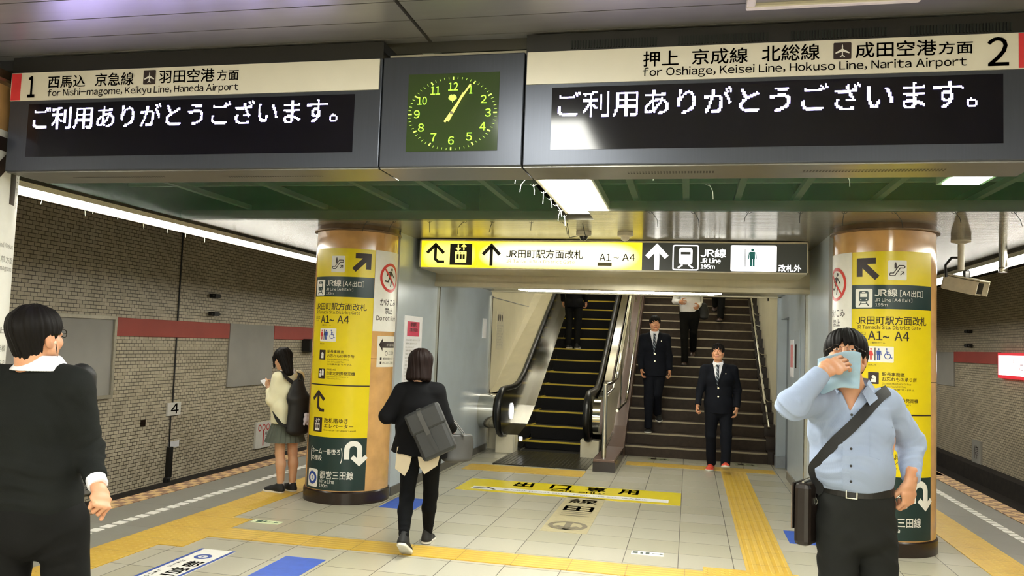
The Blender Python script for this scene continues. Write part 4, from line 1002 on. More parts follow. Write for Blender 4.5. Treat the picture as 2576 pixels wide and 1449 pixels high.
t = empty('advert_lightbox', 'glowing white and red advert box on the right track wall', 'advert', (WR, 18.5, 1.2)); MB().box(WR-.1, WR, 17.2, 19.62, 1.22, 1.76).build('case', M['litred'], t); MB().box(WR-.105, WR-.099, 17.25, 19.57, 1.29, 1.70).build('face', M['litad'], t)
d = Decal(lambda u, v, h: (WR-.105-h, -u, v), .002); d.text('三田', -19.2, 1.55, -18.7, 1.63); d.text('ご案内', -18.4, 1.4, -17.6, 1.55); d.build('lettering', M['redsign'], t)
t = empty('track_plate', 'small pale plate low on the right track wall', 'plate', (WR, 21.2, -.8)); MB().box(WR-.04, WR, 20.9, 21.5, -.8, -.28).build('plate', M['panelgrey'], t); Decal(lambda u, v, h: (WR-.04-h, -u, v), .002).text('停', -21.35, -.7, -21.05, -.4).build('lettering', M['ink'], t)

# ================================================================== FIGURES: smooth solids on a grid, skinned with surface nets
from mathutils.bvhtree import BVHTree
def A3(*p): return np.array(p, float)
def nrm(v): v = np.asarray(v, float); return v/np.linalg.norm(v)
class SDF:
    def __init__(s, lo, hi, h):
        s.h = h; s.lo = np.asarray(lo, float)-3*h; n = np.ceil((np.asarray(hi, float)+3*h-s.lo)/h).astype(int)+1
        s.ax = [s.lo[i]+h*np.arange(n[i]) for i in range(3)]; s.F = np.full(n, 1.0, np.float32)
    def _sub(s, lo, hi):
        sl = []
        for i in range(3):
            a = int(np.clip(np.floor((lo[i]-s.lo[i])/s.h), 0, len(s.ax[i])-1)); b = int(np.clip(np.ceil((hi[i]-s.lo[i])/s.h)+1, a+1, len(s.ax[i]))); sl.append(slice(a, b))
        return tuple(sl), s.ax[0][sl[0]][:, None, None], s.ax[1][sl[1]][None, :, None], s.ax[2][sl[2]][None, None, :]
    def op(s, fn, lo, hi, k=.01, mode='u'):
        pad = 2*k+3*s.h; sl, x, y, z = s._sub(np.asarray(lo)-pad, np.asarray(hi)+pad)
        d = fn(x, y, z).astype(np.float32); F = s.F[sl]
        if mode == 'u':
            g = np.clip(.5+.5*(F-d)/k, 0, 1); s.F[sl] = F*(1-g)+d*g-k*g*(1-g)
        elif mode == 's':
            d = -d; g = np.clip(.5-.5*(F-d)/k, 0, 1); s.F[sl] = F*(1-g)+d*g+k*g*(1-g)
        elif mode == '+': s.F[sl] = F+d
        return s
    def cap(s, a, b, ra, rb=None, k=.01, mode='u', flat=None):
        a = A3(*a); b = A3(*b); rb = ra if rb is None else rb; d = b-a; L = np.linalg.norm(d); u = d/L; R = max(ra, rb)
        def fn(x, y, z):
            px, py, pz = x-a[0], y-a[1], z-a[2]; t = px*u[0]+py*u[1]+pz*u[2]; tc = np.clip(t, 0, L)
            if flat is None:
                return np.sqrt((px-u[0]*tc)**2+(py-u[1]*tc)**2+(pz-u[2]*tc)**2)-(ra+(rb-ra)*tc/L)
            q = np.sqrt(np.maximum((px-u[0]*t)**2+(py-u[1]*t)**2+(pz-u[2]*t)**2, 1e-12))-(ra+(rb-ra)*tc/L)
            q0 = np.sqrt((px-u[0]*tc)**2+(py-u[1]*tc)**2+(pz-u[2]*tc)**2)-(ra+(rb-ra)*tc/L)
            return np.where(t > L*.5, np.maximum(q, t-L), q0)
        return s.op(fn, np.minimum(a, b)-R, np.maximum(a, b)+R, k, mode)
    def ell(s, c, r, X=None, k=.01, mode='u'):
        c = A3(*c); r = A3(*r); X = np.eye(3) if X is None else X; R = r.max(); m = r.min()
        def fn(x, y, z):
            px, py, pz = x-c[0], y-c[1], z-c[2]
            q = np.sqrt(sum(((px*X[i][0]+py*X[i][1]+pz*X[i][2])/r[i])**2 for i in range(3)))
            return (q-1)*m*np.where(q > 1, 1.0, 1.0)
        return s.op(fn, c-R, c+R, k, mode)
    def ecap(s, a, b, ra, rb, side, k=.02, mode='u'):
        """elliptical limb: ra, rb = (half width along side, half depth)"""
        a = A3(*a); b = A3(*b); d = b-a; L = np.linalg.norm(d); w = d/L; u = nrm(side-w*np.dot(side, w)); v = np.cross(w, u); R = max(*ra, *rb)
        def fn(x, y, z):
            px, py, pz = x-a[0], y-a[1], z-a[2]; t = px*w[0]+py*w[1]+pz*w[2]; tc = np.clip(t, 0, L); g = tc/L
            ru = ra[0]+(rb[0]-ra[0])*g; rv = ra[1]+(rb[1]-ra[1])*g; m = np.minimum(ru, rv)
            q = np.sqrt(((px*u[0]+py*u[1]+pz*u[2])/ru)**2+((px*v[0]+py*v[1]+pz*v[2])/rv)**2+((t-tc)/m)**2)
            return (q-1)*m
        return s.op(fn, np.minimum(a, b)-R, np.maximum(a, b)+R, k, mode)
    def half(s, p, n, k=.006, lo=None, hi=None):
        """cut away what lies on the n side of the plane"""
        p = A3(*p); n = nrm(n); lo = s.lo if lo is None else lo; hi = A3(*[a[-1] for a in s.ax]) if hi is None else hi
        return s.op(lambda x, y, z: -((x-p[0])*n[0]+(y-p[1])*n[1]+(z-p[2])*n[2]), lo, hi, k, 's')
    def rough(s, amp, fr, seed=0, stretch=(1, 1, 1)):
        r = np.random.default_rng(seed); x, y, z = s.ax[0][:, None, None], s.ax[1][None, :, None], s.ax[2][None, None, :]; t = 0
        for i in range(6):
            d = nrm(r.normal(size=3))*np.array(stretch)*fr*r.uniform(.6, 1.6); t = t+np.sin(x*d[0]+y*d[1]+z*d[2]+r.uniform(0, 6))*np.sin(x*d[1]*.6-y*d[2]*.7+z*d[0]*.5+r.uniform(0, 6))
        s.F += (amp/2*t).astype(np.float32); return s
    def folds(s, c, axis, rad, amp, wl, seed=0):
        """bunched cloth: ripples along axis near c"""
        c = A3(*c); axis = nrm(axis); r = np.random.default_rng(seed); o = nrm(np.cross(axis, r.normal(size=3)))
        ph = r.uniform(0, 6, 4); k2 = r.uniform(12, 26); o2 = np.cross(axis, o)
        def fn(x, y, z):
            px, py, pz = x-c[0], y-c[1], z-c[2]; q = (px*px+py*py+pz*pz)/rad**2; t = px*axis[0]+py*axis[1]+pz*axis[2]; w = px*o[0]+py*o[1]+pz*o[2]; v = px*o2[0]+py*o2[1]+pz*o2[2]
            A = 2*np.pi*(t+.5*w*np.sin(v*k2+ph[0]))/wl+1.6*np.sin(w*k2+ph[1])+1.2*np.sin(v*k2*.8+ph[2]); e = .55+.45*np.sin(w*k2*.7+v*k2*.9+ph[3])
            return amp*.75*np.exp(-q*1.5)*e*(np.sin(A)+.35*np.sin(2.3*A+1))
        return s.op(fn, c-rad*1.4, c+rad*1.4, .001, '+')
    def net(s):
        F = s.F; N = F < 0; n = np.array(F.shape); c = np.zeros(n-1, np.int8)
        for i in (0, 1):
            for j in (0, 1):
                for k in (0, 1): c += N[i:n[0]-1+i, j:n[1]-1+j, k:n[2]-1+k]
        I = np.argwhere((c > 0) & (c < 8))
        if len(I) == 0: return np.zeros((0, 3)), np.zeros((0, 4), int)
        idm = np.full(n-1, -1, np.int64); idm[tuple(I.T)] = np.arange(len(I))
        P = np.zeros((len(I), 3)); W_ = np.zeros(len(I)); cr = [(i, j, k) for i in (0, 1) for j in (0, 1) for k in (0, 1)]
        for a in cr:
            for ax in range(3):
                if a[ax]: continue
                b = list(a); b[ax] = 1; fa = F[I[:, 0]+a[0], I[:, 1]+a[1], I[:, 2]+a[2]]; fb = F[I[:, 0]+b[0], I[:, 1]+b[1], I[:, 2]+b[2]]
                m = (fa < 0) != (fb < 0); t = np.where(m, fa/np.where(m, fa-fb, 1), 0); q = np.array(a, float)[None].repeat(len(I), 0); q[:, ax] = t
                P[m] += q[m]; W_[m] += 1
        V = s.lo+s.h*(I+P/W_[:, None]); Q = []
        for ax in range(3):
            o = [0, 1, 2]; o.remove(ax); sl0 = [slice(1, -1)]*3; sl0[ax] = slice(0, -1); sl1 = [slice(1, -1)]*3; sl1[ax] = slice(1, None)
            A = N[tuple(sl0)]; B = N[tuple(sl1)]
            for flip, m in ((False, A & ~B), (True, ~A & B)):
                E = np.argwhere(m); 
                if len(E) == 0: continue
                E = E+1; E[:, ax] -= 1; q = []
                for da, db in ((-1, -1), (0, -1), (0, 0), (-1, 0)):
                    D = E.copy(); D[:, o[0]] += da; D[:, o[1]] += db; q.append(idm[tuple(D.T)])
                q = np.stack(q, 1)
                if flip != (ax == 1): q = q[:, ::-1]
                Q.append(q)
        return V, np.concatenate(Q)
def blob(name, pieces, m, parent, smooth_it=1):
    """pieces: list of (V, Q); one mesh object in world coordinates"""
    vs = []; fs = []; b = 0
    for V, Q in pieces:
        vs.append(V); fs.append(Q+b); b += len(V)
    V = np.concatenate(vs); Q = np.concatenate(fs); off = np.array(parent.location)
    me = bpy.data.meshes.new(name); me.from_pydata((V-off).tolist(), [], Q.tolist()); me.materials.append(m); me.shade_smooth(); me.update()
    o = bpy.data.objects.new(name, me); COL.objects.link(o); o.parent = parent
    if smooth_it: md = o.modifiers.new('smooth', 'SMOOTH'); md.factor = .5; md.iterations = smooth_it
    o['_bvh'] = 0
    del o['_bvh']
    return o, (V, Q)
def xform(VQ, R, t):
    V, Q = VQ; return V@np.asarray(R)+np.asarray(t), Q       # rows of R = local axes in world
class Frame:
    def __init__(s, f): s.f = nrm(A3(f[0], f[1], 0)); s.s = np.cross(s.f, A3(0, 0, 1)); s.u = A3(0, 0, 1)

# ---- materials for people
def skin_mat(name, c, seed=0):
    t = NT(name); n = t.noise(t.coord(), 9, 4); b = lin(c); red = [b[0]*.95, b[1]*.80, b[2]*.74]
    t.base(t.mix(t.ramp(n, .35, .75), b, red), .48); t.b.inputs['Subsurface Weight'].default_value = .12; t.b.inputs['Subsurface Radius'].default_value = (.02, .008, .005); t.b.inputs['Subsurface Scale'].default_value = .3
    t.bump(t.noise(t.coord(), 380, 2), .08, .001); return t.m
SK = {'light': skin_mat('light_skin', '#dcb196'), 'mid': skin_mat('warm_skin', '#cf9a76'), 'leg': skin_mat('bare_leg_skin', '#d3a987')}
def hair_mat(name, c):
    t = NT(name); v = t.mapping(t.coord(), (90, 90, 12)); n = t.noise(v, 1.5, 3); b = lin(c)
    t.base(t.mix(n, [x*.6 for x in b], [min(1, x*1.4) for x in b]), .6); t.bump(n, .22, .003); t.b.inputs['Specular IOR Level'].default_value = .12; return t.m
HB = hair_mat('black_hair', '#14110f'); HBR = hair_mat('dark_brown_hair', '#1a100d')
def cloth(name, c, var=.12, rough=.85, weave=900, bump=.15, sheen=0):
    return mat(name, c, rough, 0, var, 6, bump, weave, .15, sheen=sheen)
CL = {'suit': cloth('navy_black_suit_wool', '#12141b'), 'cardigan': cloth('charcoal_black_knit', '#191b19', .15, weave=500, bump=.3), 'trouser': cloth('black_trouser_wool', '#141413'),
      'dktrouser': cloth('dark_grey_trouser_wool', '#222321'), 'shirtw': cloth('white_cotton_shirt', '#e9e9ee', .03, sheen=0), 'knit': cloth('cream_knit', '#e6e2c2', .06, weave=260, bump=.5),
      'coat': cloth('black_short_coat', '#0c0c0e'), 'beige': cloth('beige_shirt_tail', '#cdbfa2', .05), 'legging': cloth('black_leggings', '#08090b'), 'skirt': cloth('grey_green_pleated_wool', '#565b52'),
      'bag': mat('black_nylon', '#111112', .6, 0, .2, 20, .15, 500), 'leather': mat('dark_grey_smooth_leather', '#222322', .45, 0, .15, 6, .05, 60), 'tote': mat('grey_leather', '#3c3b38', .45, 0, .12, 6), 'brownbag': mat('dark_brown_leather', '#1d1511', .35, 0, .2, 10, .1, 80),
      'cloth': cloth('pale_blue_towelling', '#9db8c8', .06, weave=420, bump=.4), 'eye': mat('eye_white', '#e6e0d8', .25), 'iris': mat('dark_iris', '#120b08', .15), 'lip': mat('lip_skin', '#b0695a', .5), 'sole': mat('white_rubber_sole', '#d8d4c8', .6), 'shoeblk': mat('black_canvas', '#131313', .7), 'shoered': mat('coral_red_trainer', '#e0553f', .5, 0, .2, 30), 'shoebr': mat('dark_brown_shoe', '#3a2620', .4)}
def stripe_shirt():
    t = NT('pale_blue_striped_cotton'); sx = t.n('ShaderNodeSeparateXYZ'); t.l(t.coord(), sx.inputs[0])
    w = t.math('SINE', t.math('MULTIPLY', t.math('ADD', sx.outputs[0], t.math('MULTIPLY', sx.outputs[1], .5)), 1500)); n = t.noise(t.coord(), 5, 3)
    t.base(t.mix(t.math('MULTIPLY', t.ramp(w, -.3, .6), .15), lin('#9aa8c1'), lin('#8192b0')), .8); t.bump(n, .1, .02); return t.m
CL['shirtb'] = stripe_shirt()
def tie_mat():
    t = NT('navy_striped_silk'); sx = t.n('ShaderNodeSeparateXYZ'); t.l(t.coord(), sx.inputs[0])
    w = t.math('SINE', t.math('MULTIPLY', t.math('ADD', sx.outputs[0], t.math('MULTIPLY', sx.outputs[2], .8)), 150))
    t.base(t.mix(t.ramp(w, .55, .75), lin('#1d2530'), lin('#8f98a2')), .4); return t.m
CL['tie'] = tie_mat()

# ---- body pieces
def head_piece(c, f, u, sc=1.0, h=.0032, neck=None, wide=1.0):
    """f = where the face looks, u = crown direction; returns (V, Q) in world and the axes"""
    f = nrm(f); u = nrm(u-f*np.dot(u, f)); r = np.cross(f, u); R = np.array([r, f, u])*sc
    s = SDF((-.10, -.12, -.14), (.10, .14, .13), h); w = wide
    s.ell((0, -.012, .030), (.074*w, .094, .082), k=.02).ell((0, .026, -.035), (.059*w, .062, .076), k=.025).ell((0, .058, -.094), (.026*w, .022, .018), k=.022)
    for q in (-1, 1):
        s.ell((q*.040*w, .054, -.030), (.026, .026, .024), k=.02); s.cap((q*.012, .084, .020), (q*.046*w, .070, .022), .009, .007, k=.014)
        s.ell((q*.031, .096, .002), (.017, .013, .010), k=.012, mode='s'); s.ell((q*.031, .079, .001), (.015, .012, .010), k=.004)
        s.ell((q*.073*w, -.006, -.014), (.011, .022, .031), k=.008); s.ell((q*.082*w, .002, -.014), (.006, .011, .018), k=.006, mode='s'); s.ell((q*.012, .096, -.035), (.009, .011, .007), k=.008)
        s.cap((q*.055*w, .02, -.06), (q*.03*w, .05, -.092), .018, .016, k=.02)
    s.cap((0, .088, .008), (0, .107, -.030), .008, .0105, k=.010); s.ell((0, .103, -.034), (.011, .010, .008), k=.008)
    s.cap((-.020, .080, -.060), (.020, .080, -.060), .009, k=.008).cap((-.016, .079, -.072), (.016, .079, -.072), .009, k=.008); s.cap((-.022, .093, -.066), (.022, .093, -.066), .0035, k=.004, mode='s')
    s.cap((0, -.028, -.05), (0, -.032, -.112), .056*w, .052*w, k=.02)
    return xform(s.net(), R, c), R
def face_bits(t, c, R, hair, look=0, brow=True):
    def P(x, y, z): return np.array((x, y, z))@R+c
    n = nrm(R[1]); sc = np.linalg.norm(R[0])
    for q in (-1, 1):
        e = MB(); a = P(q*.031, .0885, .002)
        m = SDF((-.02, -.015, -.015), (.02, .015, .015), .0016); m.ell((0, 0, 0), (.0105, .0055, .0040)); o, _ = blob('eye', [xform(m.net(), R, a)], CL['eye'], t, 0)
        i = SDF((-.01, -.01, -.01), (.01, .01, .01), .0013); i.ell((0, 0, 0), (.0050, .0033, .0040)); b, _ = blob('iris', [xform(i.net(), R, P(q*.031+look, .0935, .0015))], CL['iris'], t, 0); b.parent = o
        if brow: bm = SDF((-.03, -.02, -.01), (.03, .02, .01), .0018); bm.cap((-.013*q, .004, -.001), (.014*q, -.004, .001), .0035, .0025); blob('eyebrow', [xform(bm.net(), R, P(q*.031, .091, .025))], hair, t, 0)
    l = SDF((-.03, -.02, -.015), (.03, .02, .015), .0018); l.cap((-.018, -.002, .002), (.018, -.002, .002), .004).cap((-.013, -.003, -.006), (.013, -.003, -.006), .0045); blob('lips', [xform(l.net(), R, P(0, .090, -.064))], CL['lip'], t, 0)
def facecut(s, c, r, seed):
    # the opening for the face, with an uneven fringe
    def fn(x, y, z):
        q = np.sqrt(((x-c[0])/r[0])**2+((y-c[1])/r[1])**2+((z-c[2])/r[2])**2); return (q-1)*min(r)+.010*np.sin(x*150+seed)+.007*np.sin(x*290+seed*3)+.004*np.sin(x*520)
    s.op(fn, A3(*c)-max(r)-.02, A3(*c)+max(r)+.02, .006, 's')
def hair_piece(c, R, kind, seed=0):
    s = SDF((-.15, -.17, -.24), (.15, .15, .16), .0036)
    if kind == 'short':
        s.ell((0, -.014, .036), (.087, .108, .090), k=.01); s.ell((0, -.042, -.03), (.060, .055, .074), k=.03)
        facecut(s, (0, .125, -.042), (.080, .085, .085), seed)
        for q in (-1, 1): s.ell((q*.095, .045, -.055), (.045, .055, .060), k=.01, mode='s'); s.ell((q*.092, -.004, -.040), (.034, .036, .048), k=.01, mode='s')
        s.half((0, -.05, -.104), (0, .25, -1), .01)
    elif kind == 'fringe':
        s.ell((0, -.012, .036), (.092, .112, .092), k=.01); s.ell((0, -.05, -.02), (.080, .072, .072), k=.03)
        facecut(s, (0, .125, -.050), (.076, .072, .085), seed)
        for q in (-1, 1): s.ell((q*.098, .035, -.075), (.05, .055, .060), k=.01, mode='s')
        s.half((0, -.05, -.080), (0, .25, -1), .01)
    elif kind == 'bob':
        s.ell((0, -.014, .034), (.094, .112, .092), k=.01); s.ecap((0, -.025, .03), (0, -.035, -.115), (.096, .088), (.106, .086), A3(1, 0, 0), k=.03)
        s.ell((0, .118, -.06), (.070, .105, .10), k=.012, mode='s'); s.half((0, 0, -.148), (0, -.1, -1), .02)
    elif kind == 'long':
        s.ell((0, -.012, .034), (.090, .110, .090), k=.01); s.ecap((0, -.04, .02), (0, -.07, -.18), (.088, .070), (.060, .035), A3(1, 0, 0), k=.03)
        for q in (-1, 1): s.cap((q*.072, .055, .03), (q*.066, .075, -.075), .016, .010, k=.012)
        s.ell((0, .112, -.045), (.062, .085, .085), k=.010, mode='s')
        for q in (-1, 1): s.ell((q*.09, .01, -.03), (.02, .022, .035), k=.008, mode='s')
    a = np.arctan2(s.ax[0][:, None, None], -(s.ax[1][None, :, None]))
    s.F += (.0016*np.sin(a*19+seed+s.ax[2][None, None, :]*28+2*np.sin(a*5))+.0013*np.sin(a*37+s.ax[2][None, None, :]*41+seed*2)+.0015*np.sin(s.ax[0][:, None, None]*60+s.ax[1][None, :, None]*90+s.ax[2][None, None, :]*35)).astype(np.float32)
    return xform(s.net(), R, c)
def hand_piece(wr, d, back, side, curl=(35, 45, 30), sc=1.0, spread=4, thumb=(.55, .75, -.35), pinch=0):
    """wr wrist, d toward the fingers, back = normal of the back of the hand, side = +1 for a right hand, -1 for a left"""
    d = nrm(d); back = nrm(back-d*np.dot(back, d)); y = np.cross(back, d)*side; R = np.array([d, y, back])*sc
    s = SDF((-.06, -.07, -.13), (.21, .09, .05), .0026)
    s.ecap((-.05, 0, 0), (.01, 0, 0), (.027, .021), (.027, .019), A3(0, 1, 0), k=.01).ecap((.0, .0, 0), (.05, .002, 0), (.028, .017), (.040, .0155), A3(0, 1, 0), k=.015).ecap((.05, .002, 0), (.086, .0, 0), (.040, .0145), (.040, .0115), A3(0, 1, 0), k=.012)
    for i, (yy, x0, L) in enumerate(((.031, .088, .072), (.0105, .092, .080), (-.0105, .089, .074), (-.030, .080, .058))):
        p = A3(x0, yy, 0); a = 0; az = math.radians(spread*(1.5-i)); r = .0092-.0006*abs(i-1)
        for j, fr in enumerate((.46, .30, .24)):
            a += math.radians(curl[j]*(1+.06*i)); q = p+L*fr*A3(math.cos(a)*math.cos(az), math.cos(a)*math.sin(az), -math.sin(a)); s.cap(p, q, r, r*.93, k=.004); p = q; r *= .93
    t0 = A3(.022, .030, -.006); td = nrm(thumb); t1 = t0+td*.045; td2 = nrm(td+A3(.5, -.35, -.25)); t2 = t1+td2*.030; t3 = t2+nrm(td2+A3(.25, -.25, -.2))*.024
    s.cap((.012, .012, -.004), t0, .016, .0145, k=.012).cap(t0, t1, .0135, .011, k=.008).cap(t1, t2, .0105, .0095, k=.005).cap(t2, t3, .0095, .008, k=.004)
    return xform(s.net(), R, wr)
def shoe(t, heel, f, L=.27, w=.048, pitch=0, m=None, sole=None, name='shoe', ht=.075):
    """heel = back bottom point on the ground; pitch > 0 raises the heel about the toe"""
    f = nrm(f); a = math.radians(pitch); r = np.cross(f, A3(0, 0, 1)); d = f*math.cos(a)-A3(0, 0, 1)*math.sin(a); u = f*math.sin(a)+A3(0, 0, 1)*math.cos(a); R = np.array([nrm(r), d, u])
    base = np.asarray(heel, float)
    s = SDF((-.07, -.02, -.03), (.07, L+.02, .14), .004)
    s.ecap((0, .045, .03), (0, L-.055, .026), (w*.80, .036), (w, .028), A3(1, 0, 0), k=.02).ell((0, L-.05, .022), (w*.95, .055, .032), k=.02).ecap((0, .045, .03), (0, .055, ht+.02), (w*.78, .045), (w*.72, .042), A3(1, 0, 0), k=.03).cap((0, .08, ht-.01), (0, L*.62, .045), .034, .026, k=.03)
    s.half((0, 0, .018), (0, 0, -1), .004).half((0, 0, ht+.035), (0, 0, 1), .006)
    o, _ = blob(name, [xform(s.net(), R, base)], m or CL['shoeblk'], t)
    s = SDF((-.07, -.02, -.01), (.07, L+.02, .04), .004)
    s.ecap((0, .042, .012), (0, L-.055, .012), (w*.88, .04), (w*1.06, .04), A3(1, 0, 0), k=.01).ell((0, L-.052, .012), (w*1.03, .062, .04), k=.02)
    s.half((0, 0, 0), (0, 0, -1), .003).half((0, 0, .026), (0, 0, 1), .003); q, _ = blob('sole', [xform(s.net(), R, base)], sole or CL['sole'], t); q.parent = o
    return o
class Surf:
    """finds points on the outside of cloth"""
    def __init__(s, VQ): s.b = BVHTree.FromPolygons(VQ[0].tolist(), VQ[1].tolist())
    def hit(s, p, d, out=.004):
        h = s.b.ray_cast(Vector(p), Vector(d)); 
        return None if h[0] is None else np.array(h[0])-nrm(d)*out
    def near(s, p, out=.004):
        h = s.b.find_nearest(Vector(p)); n = np.array(h[1]); q = np.array(h[0]); v = np.asarray(p)-q
        if np.dot(v, n) < 0 and np.linalg.norm(v) > 1e-4: n = n
        return q+n*out
def ribbon(name, pts, wd, wdir, th, m, parent):
    """a strap: centre line pts, width direction(s) wdir, thickness th"""
    P = [A3(*p) for p in pts]; n = len(P); mb = MB(); vs = []
    for i, p in enumerate(P):
        d = nrm(P[min(i+1, n-1)]-P[max(i-1, 0)]); w = A3(*(wdir[i] if isinstance(wdir, list) else wdir)); w = nrm(w-d*np.dot(w, d)); q = np.cross(d, w)*th/2; vs += [p-w*wd/2-q, p+w*wd/2-q, p+w*wd/2+q, p-w*wd/2+q]
    fs = []
    for i in range(n-1):
        for k in range(4): fs.append((4*i+k, 4*i+(k+1) % 4, 4*i+4+(k+1) % 4, 4*i+4+k))
    fs += [(0, 1, 2, 3), (4*n-1, 4*n-2, 4*n-3, 4*n-4)]; o = mb.add(vs, fs).build(name, m, parent); return o
def bez(P, n=24):
    """smooth curve through the points"""
    P = [A3(*p) for p in P]; P = [2*P[0]-P[1]]+P+[2*P[-1]-P[-2]]; out = []
    for i in range(1, len(P)-2):
        for k in range(n//(len(P)-3)+1):
            t = k/(n//(len(P)-3)+1); a, b, c, d = P[i-1:i+3]; out.append(.5*((2*b)+(-a+c)*t+(2*a-5*b+4*c-d)*t*t+(-a+3*b-3*c+d)*t**3))
    out.append(P[-2]); return out
def torso(s, secs, side, k=.03):
    for (a, ra), (b, rb) in zip(secs, secs[1:]): s.ecap(a, b, ra, rb, side, k)
    return s
def box_of(pts, pad):
    P = np.array([A3(*p) for p in pts]); return P.min(0)-pad, P.max(0)+pad
def core_piece(J, g=1.0, arms=True, legs=True, h=.009):
    """the body under the clothes: neck, trunk, arms, legs in one surface"""
    pts = [J[k] for k in J if k not in ('f',)]; lo, hi = box_of(pts, .16); s = SDF(lo, hi, h); sd = J['F'].s if 'F' in J else A3(1, 0, 0)
    return s
def person(name, label, base, group=None): return empty(name, label, 'person', base, group)

def build_suit_student(name, label, J, F, P, hair, shoes, tie=True, skin='mid', hands=((30, 35, 25), (30, 35, 25)), hold=None, seed=0, face=True, tilt=0.0):
    """a young man in a dark suit, coming toward the viewer; J = joints in the world"""
    t = person(name, label, J['base']); f, sd, up = F.f, F.s, F.u; g = P/1.7
    hf = nrm(f+up*tilt+J.get('look', A3(0, 0, 0))); hc = J['head']; hp, R = head_piece(hc, hf, up, g*.98)
    # skin: head, neck, trunk core, arms, hands
    pts = [J[k] for k in ('neck', 'shR', 'shL', 'elR', 'elL', 'wrR', 'wrL', 'pel', 'knR', 'knL', 'anR', 'anL')]; lo, hi = box_of(pts, .14); s = SDF(lo, hi, .01)
    s.cap(hc-up*.05, J['neck']-up*.03, .05, .06, k=.02); ch = J['neck']-up*.20*g; torso(s, [(J['neck']-up*.11, (.10*g, .055)), (ch, (.12*g, .075)), (J['pel']+up*.12, (.12*g, .08)), (J['pel'], (.13*g, .08))], sd)
    for q in 'RL':
        s.cap(J['sh'+q], J['el'+q], .042, .036, k=.02).cap(J['el'+q], J['wr'+q], .034, .025, k=.015)
        s.cap(J['hip'+q], J['kn'+q], .065, .045, k=.02).cap(J['kn'+q], J['an'+q], .044, .032, k=.015)
    pcs = [hp, s.net()]
    for q, cu in zip('RL', hands):
        d = nrm(J['wr'+q]-J['el'+q]+f*.05); pcs.append(hand_piece(J['wr'+q]+d*.012, d, (sd if q == 'R' else -sd)*.9-f*.25, 1 if q == 'R' else -1, cu, .95*g))
    blob('body', pcs, SK[skin], t)
    if face: face_bits(t, hc, R, hair)
    blob('hair', [hair_piece(hc, R, 'short', seed)], hair, t)
    # shirt
    nb = J['neck']; s = SDF(*box_of([nb, ch, J['pel']], .22), .007); torso(s, [(nb-up*.05*g, (.10*g, .065)), (ch, (.150*g, .105)), (J['pel']+up*.20*g, (.14*g, .10))], sd)
    ring = lambda x, y, z: np.sqrt((np.sqrt((x-nb[0])**2+(y-nb[1])**2)-.060)**2+((z-nb[2]-.012+.25*((x-nb[0])*f[0]+(y-nb[1])*f[1]))/2.6)**2)-.0085
    s.op(ring, nb-.12, nb+.12, .008); so, sv = blob('shirt', [s.net()], CL['shirtw'], t)
    for sg in (1, -1):
        q = lambda a, v, z: nb+sd*sg*a*g+f*v*g+up*z*g
        L = [q(.020, .066, .012), q(.060, .030, .026), q(.070, .045, -.002), q(.048, .088, -.048), q(.018, .082, -.010)]; n = len(L)
        MB().add(L+[p+f*.004 for p in L], [tuple(range(n))[::-1], tuple(range(n, 2*n))]+[(i, (i+1) % n, n+(i+1) % n, n+i) for i in range(n)]).build('collar_leaf', CL['shirtw'], t)
    # jacket
    hem = J['hem']; s = SDF(*box_of(pts[:8]+[A3(nb[0], nb[1], hem)], .17), .007); pel = J['pel']
    torso(s, [(nb-up*.055*g, (.085*g, .075)), (nb-up*.10*g, (.165*g, .098)), (ch, (.188*g, .122)), (pel+up*.20*g, (.165*g, .118)), (pel+up*.04, (.178*g, .124)), (A3(pel[0], pel[1], hem-.05), (.186*g, .130))], sd, .04)
    for q in 'RL': s.cap(nb-up*.055*g+(sd if q == 'R' else -sd)*.06, J['sh'+q], .055, .058, k=.03)
    s.half((0, 0, hem), (0, 0, -1)); vz = pel[2]+.27*g; zt = nb[2]+.03
    def vcut(x, y, z):
        a = np.abs((x-nb[0])*sd[0]+(y-nb[1])*sd[1]); v = (x-nb[0])*f[0]+(y-nb[1])*f[1]; w = .072*np.clip((z-vz)/(zt-vz), 0, 1.2); return np.maximum(a-w, .02-v)+np.where(z < vz, .03, 0)
    # lapels stand a little proud of the chest
    def lapel(x, y, z):
        a = np.abs((x-nb[0])*sd[0]+(y-nb[1])*sd[1]); v = (x-nb[0])*f[0]+(y-nb[1])*f[1]; w = .072*np.clip((z-vz)/(zt-vz), 0, 1.2); wl = w+.055*np.clip((z-vz)/(.7*(zt-vz)), 0, 1)*np.clip((zt-.01-z)/.05, 0, 1)
        return np.where((a < wl) & (v > 0) & (z > vz), -.006, 0)
    s.op(lapel, nb-A3(.2, .2, .5), nb+A3(.2, .2, .1), .001, '+'); s.op(vcut, nb-A3(.2, .2, .5), nb+A3(.2, .2, .12), .004, 's')
    s.op(lambda x, y, z: np.maximum(np.abs((x-nb[0])*sd[0]+(y-nb[1])*sd[1]-.0)-.0022, .02-((x-nb[0])*f[0]+(y-nb[1])*f[1]))+np.where(z > vz, .05, 0), A3(nb[0]-.2, nb[1]-.2, hem), A3(nb[0]+.2, nb[1]+.2, vz), .004, 's')
    for i, q in enumerate('RL'):
        cf = J['el'+q]+(J['wr'+q]-J['el'+q])*.97; s.cap(J['sh'+q], J['el'+q], .062*g, .053*g, k=.035).cap(J['el'+q], cf, .053*g, .044*g, k=.02, flat=1); s.folds(J['el'+q], J['wr'+q]-J['sh'+q], .09, .005, .045, seed+i)
    s.rough(.004, 20, seed); jo, jv = blob('jacket', [s.net()], CL['suit'], t); js = Surf(jv); sv_ = Surf(sv)
    for z in (vz-.03, vz-.14*g):
        p = js.hit(A3(nb[0], nb[1], z)-sd*.014+f*.4, -f, .003)
        if p is not None: MB().tube([p, p+f*.006], .011, 12).build('button', M['chrome'], t)
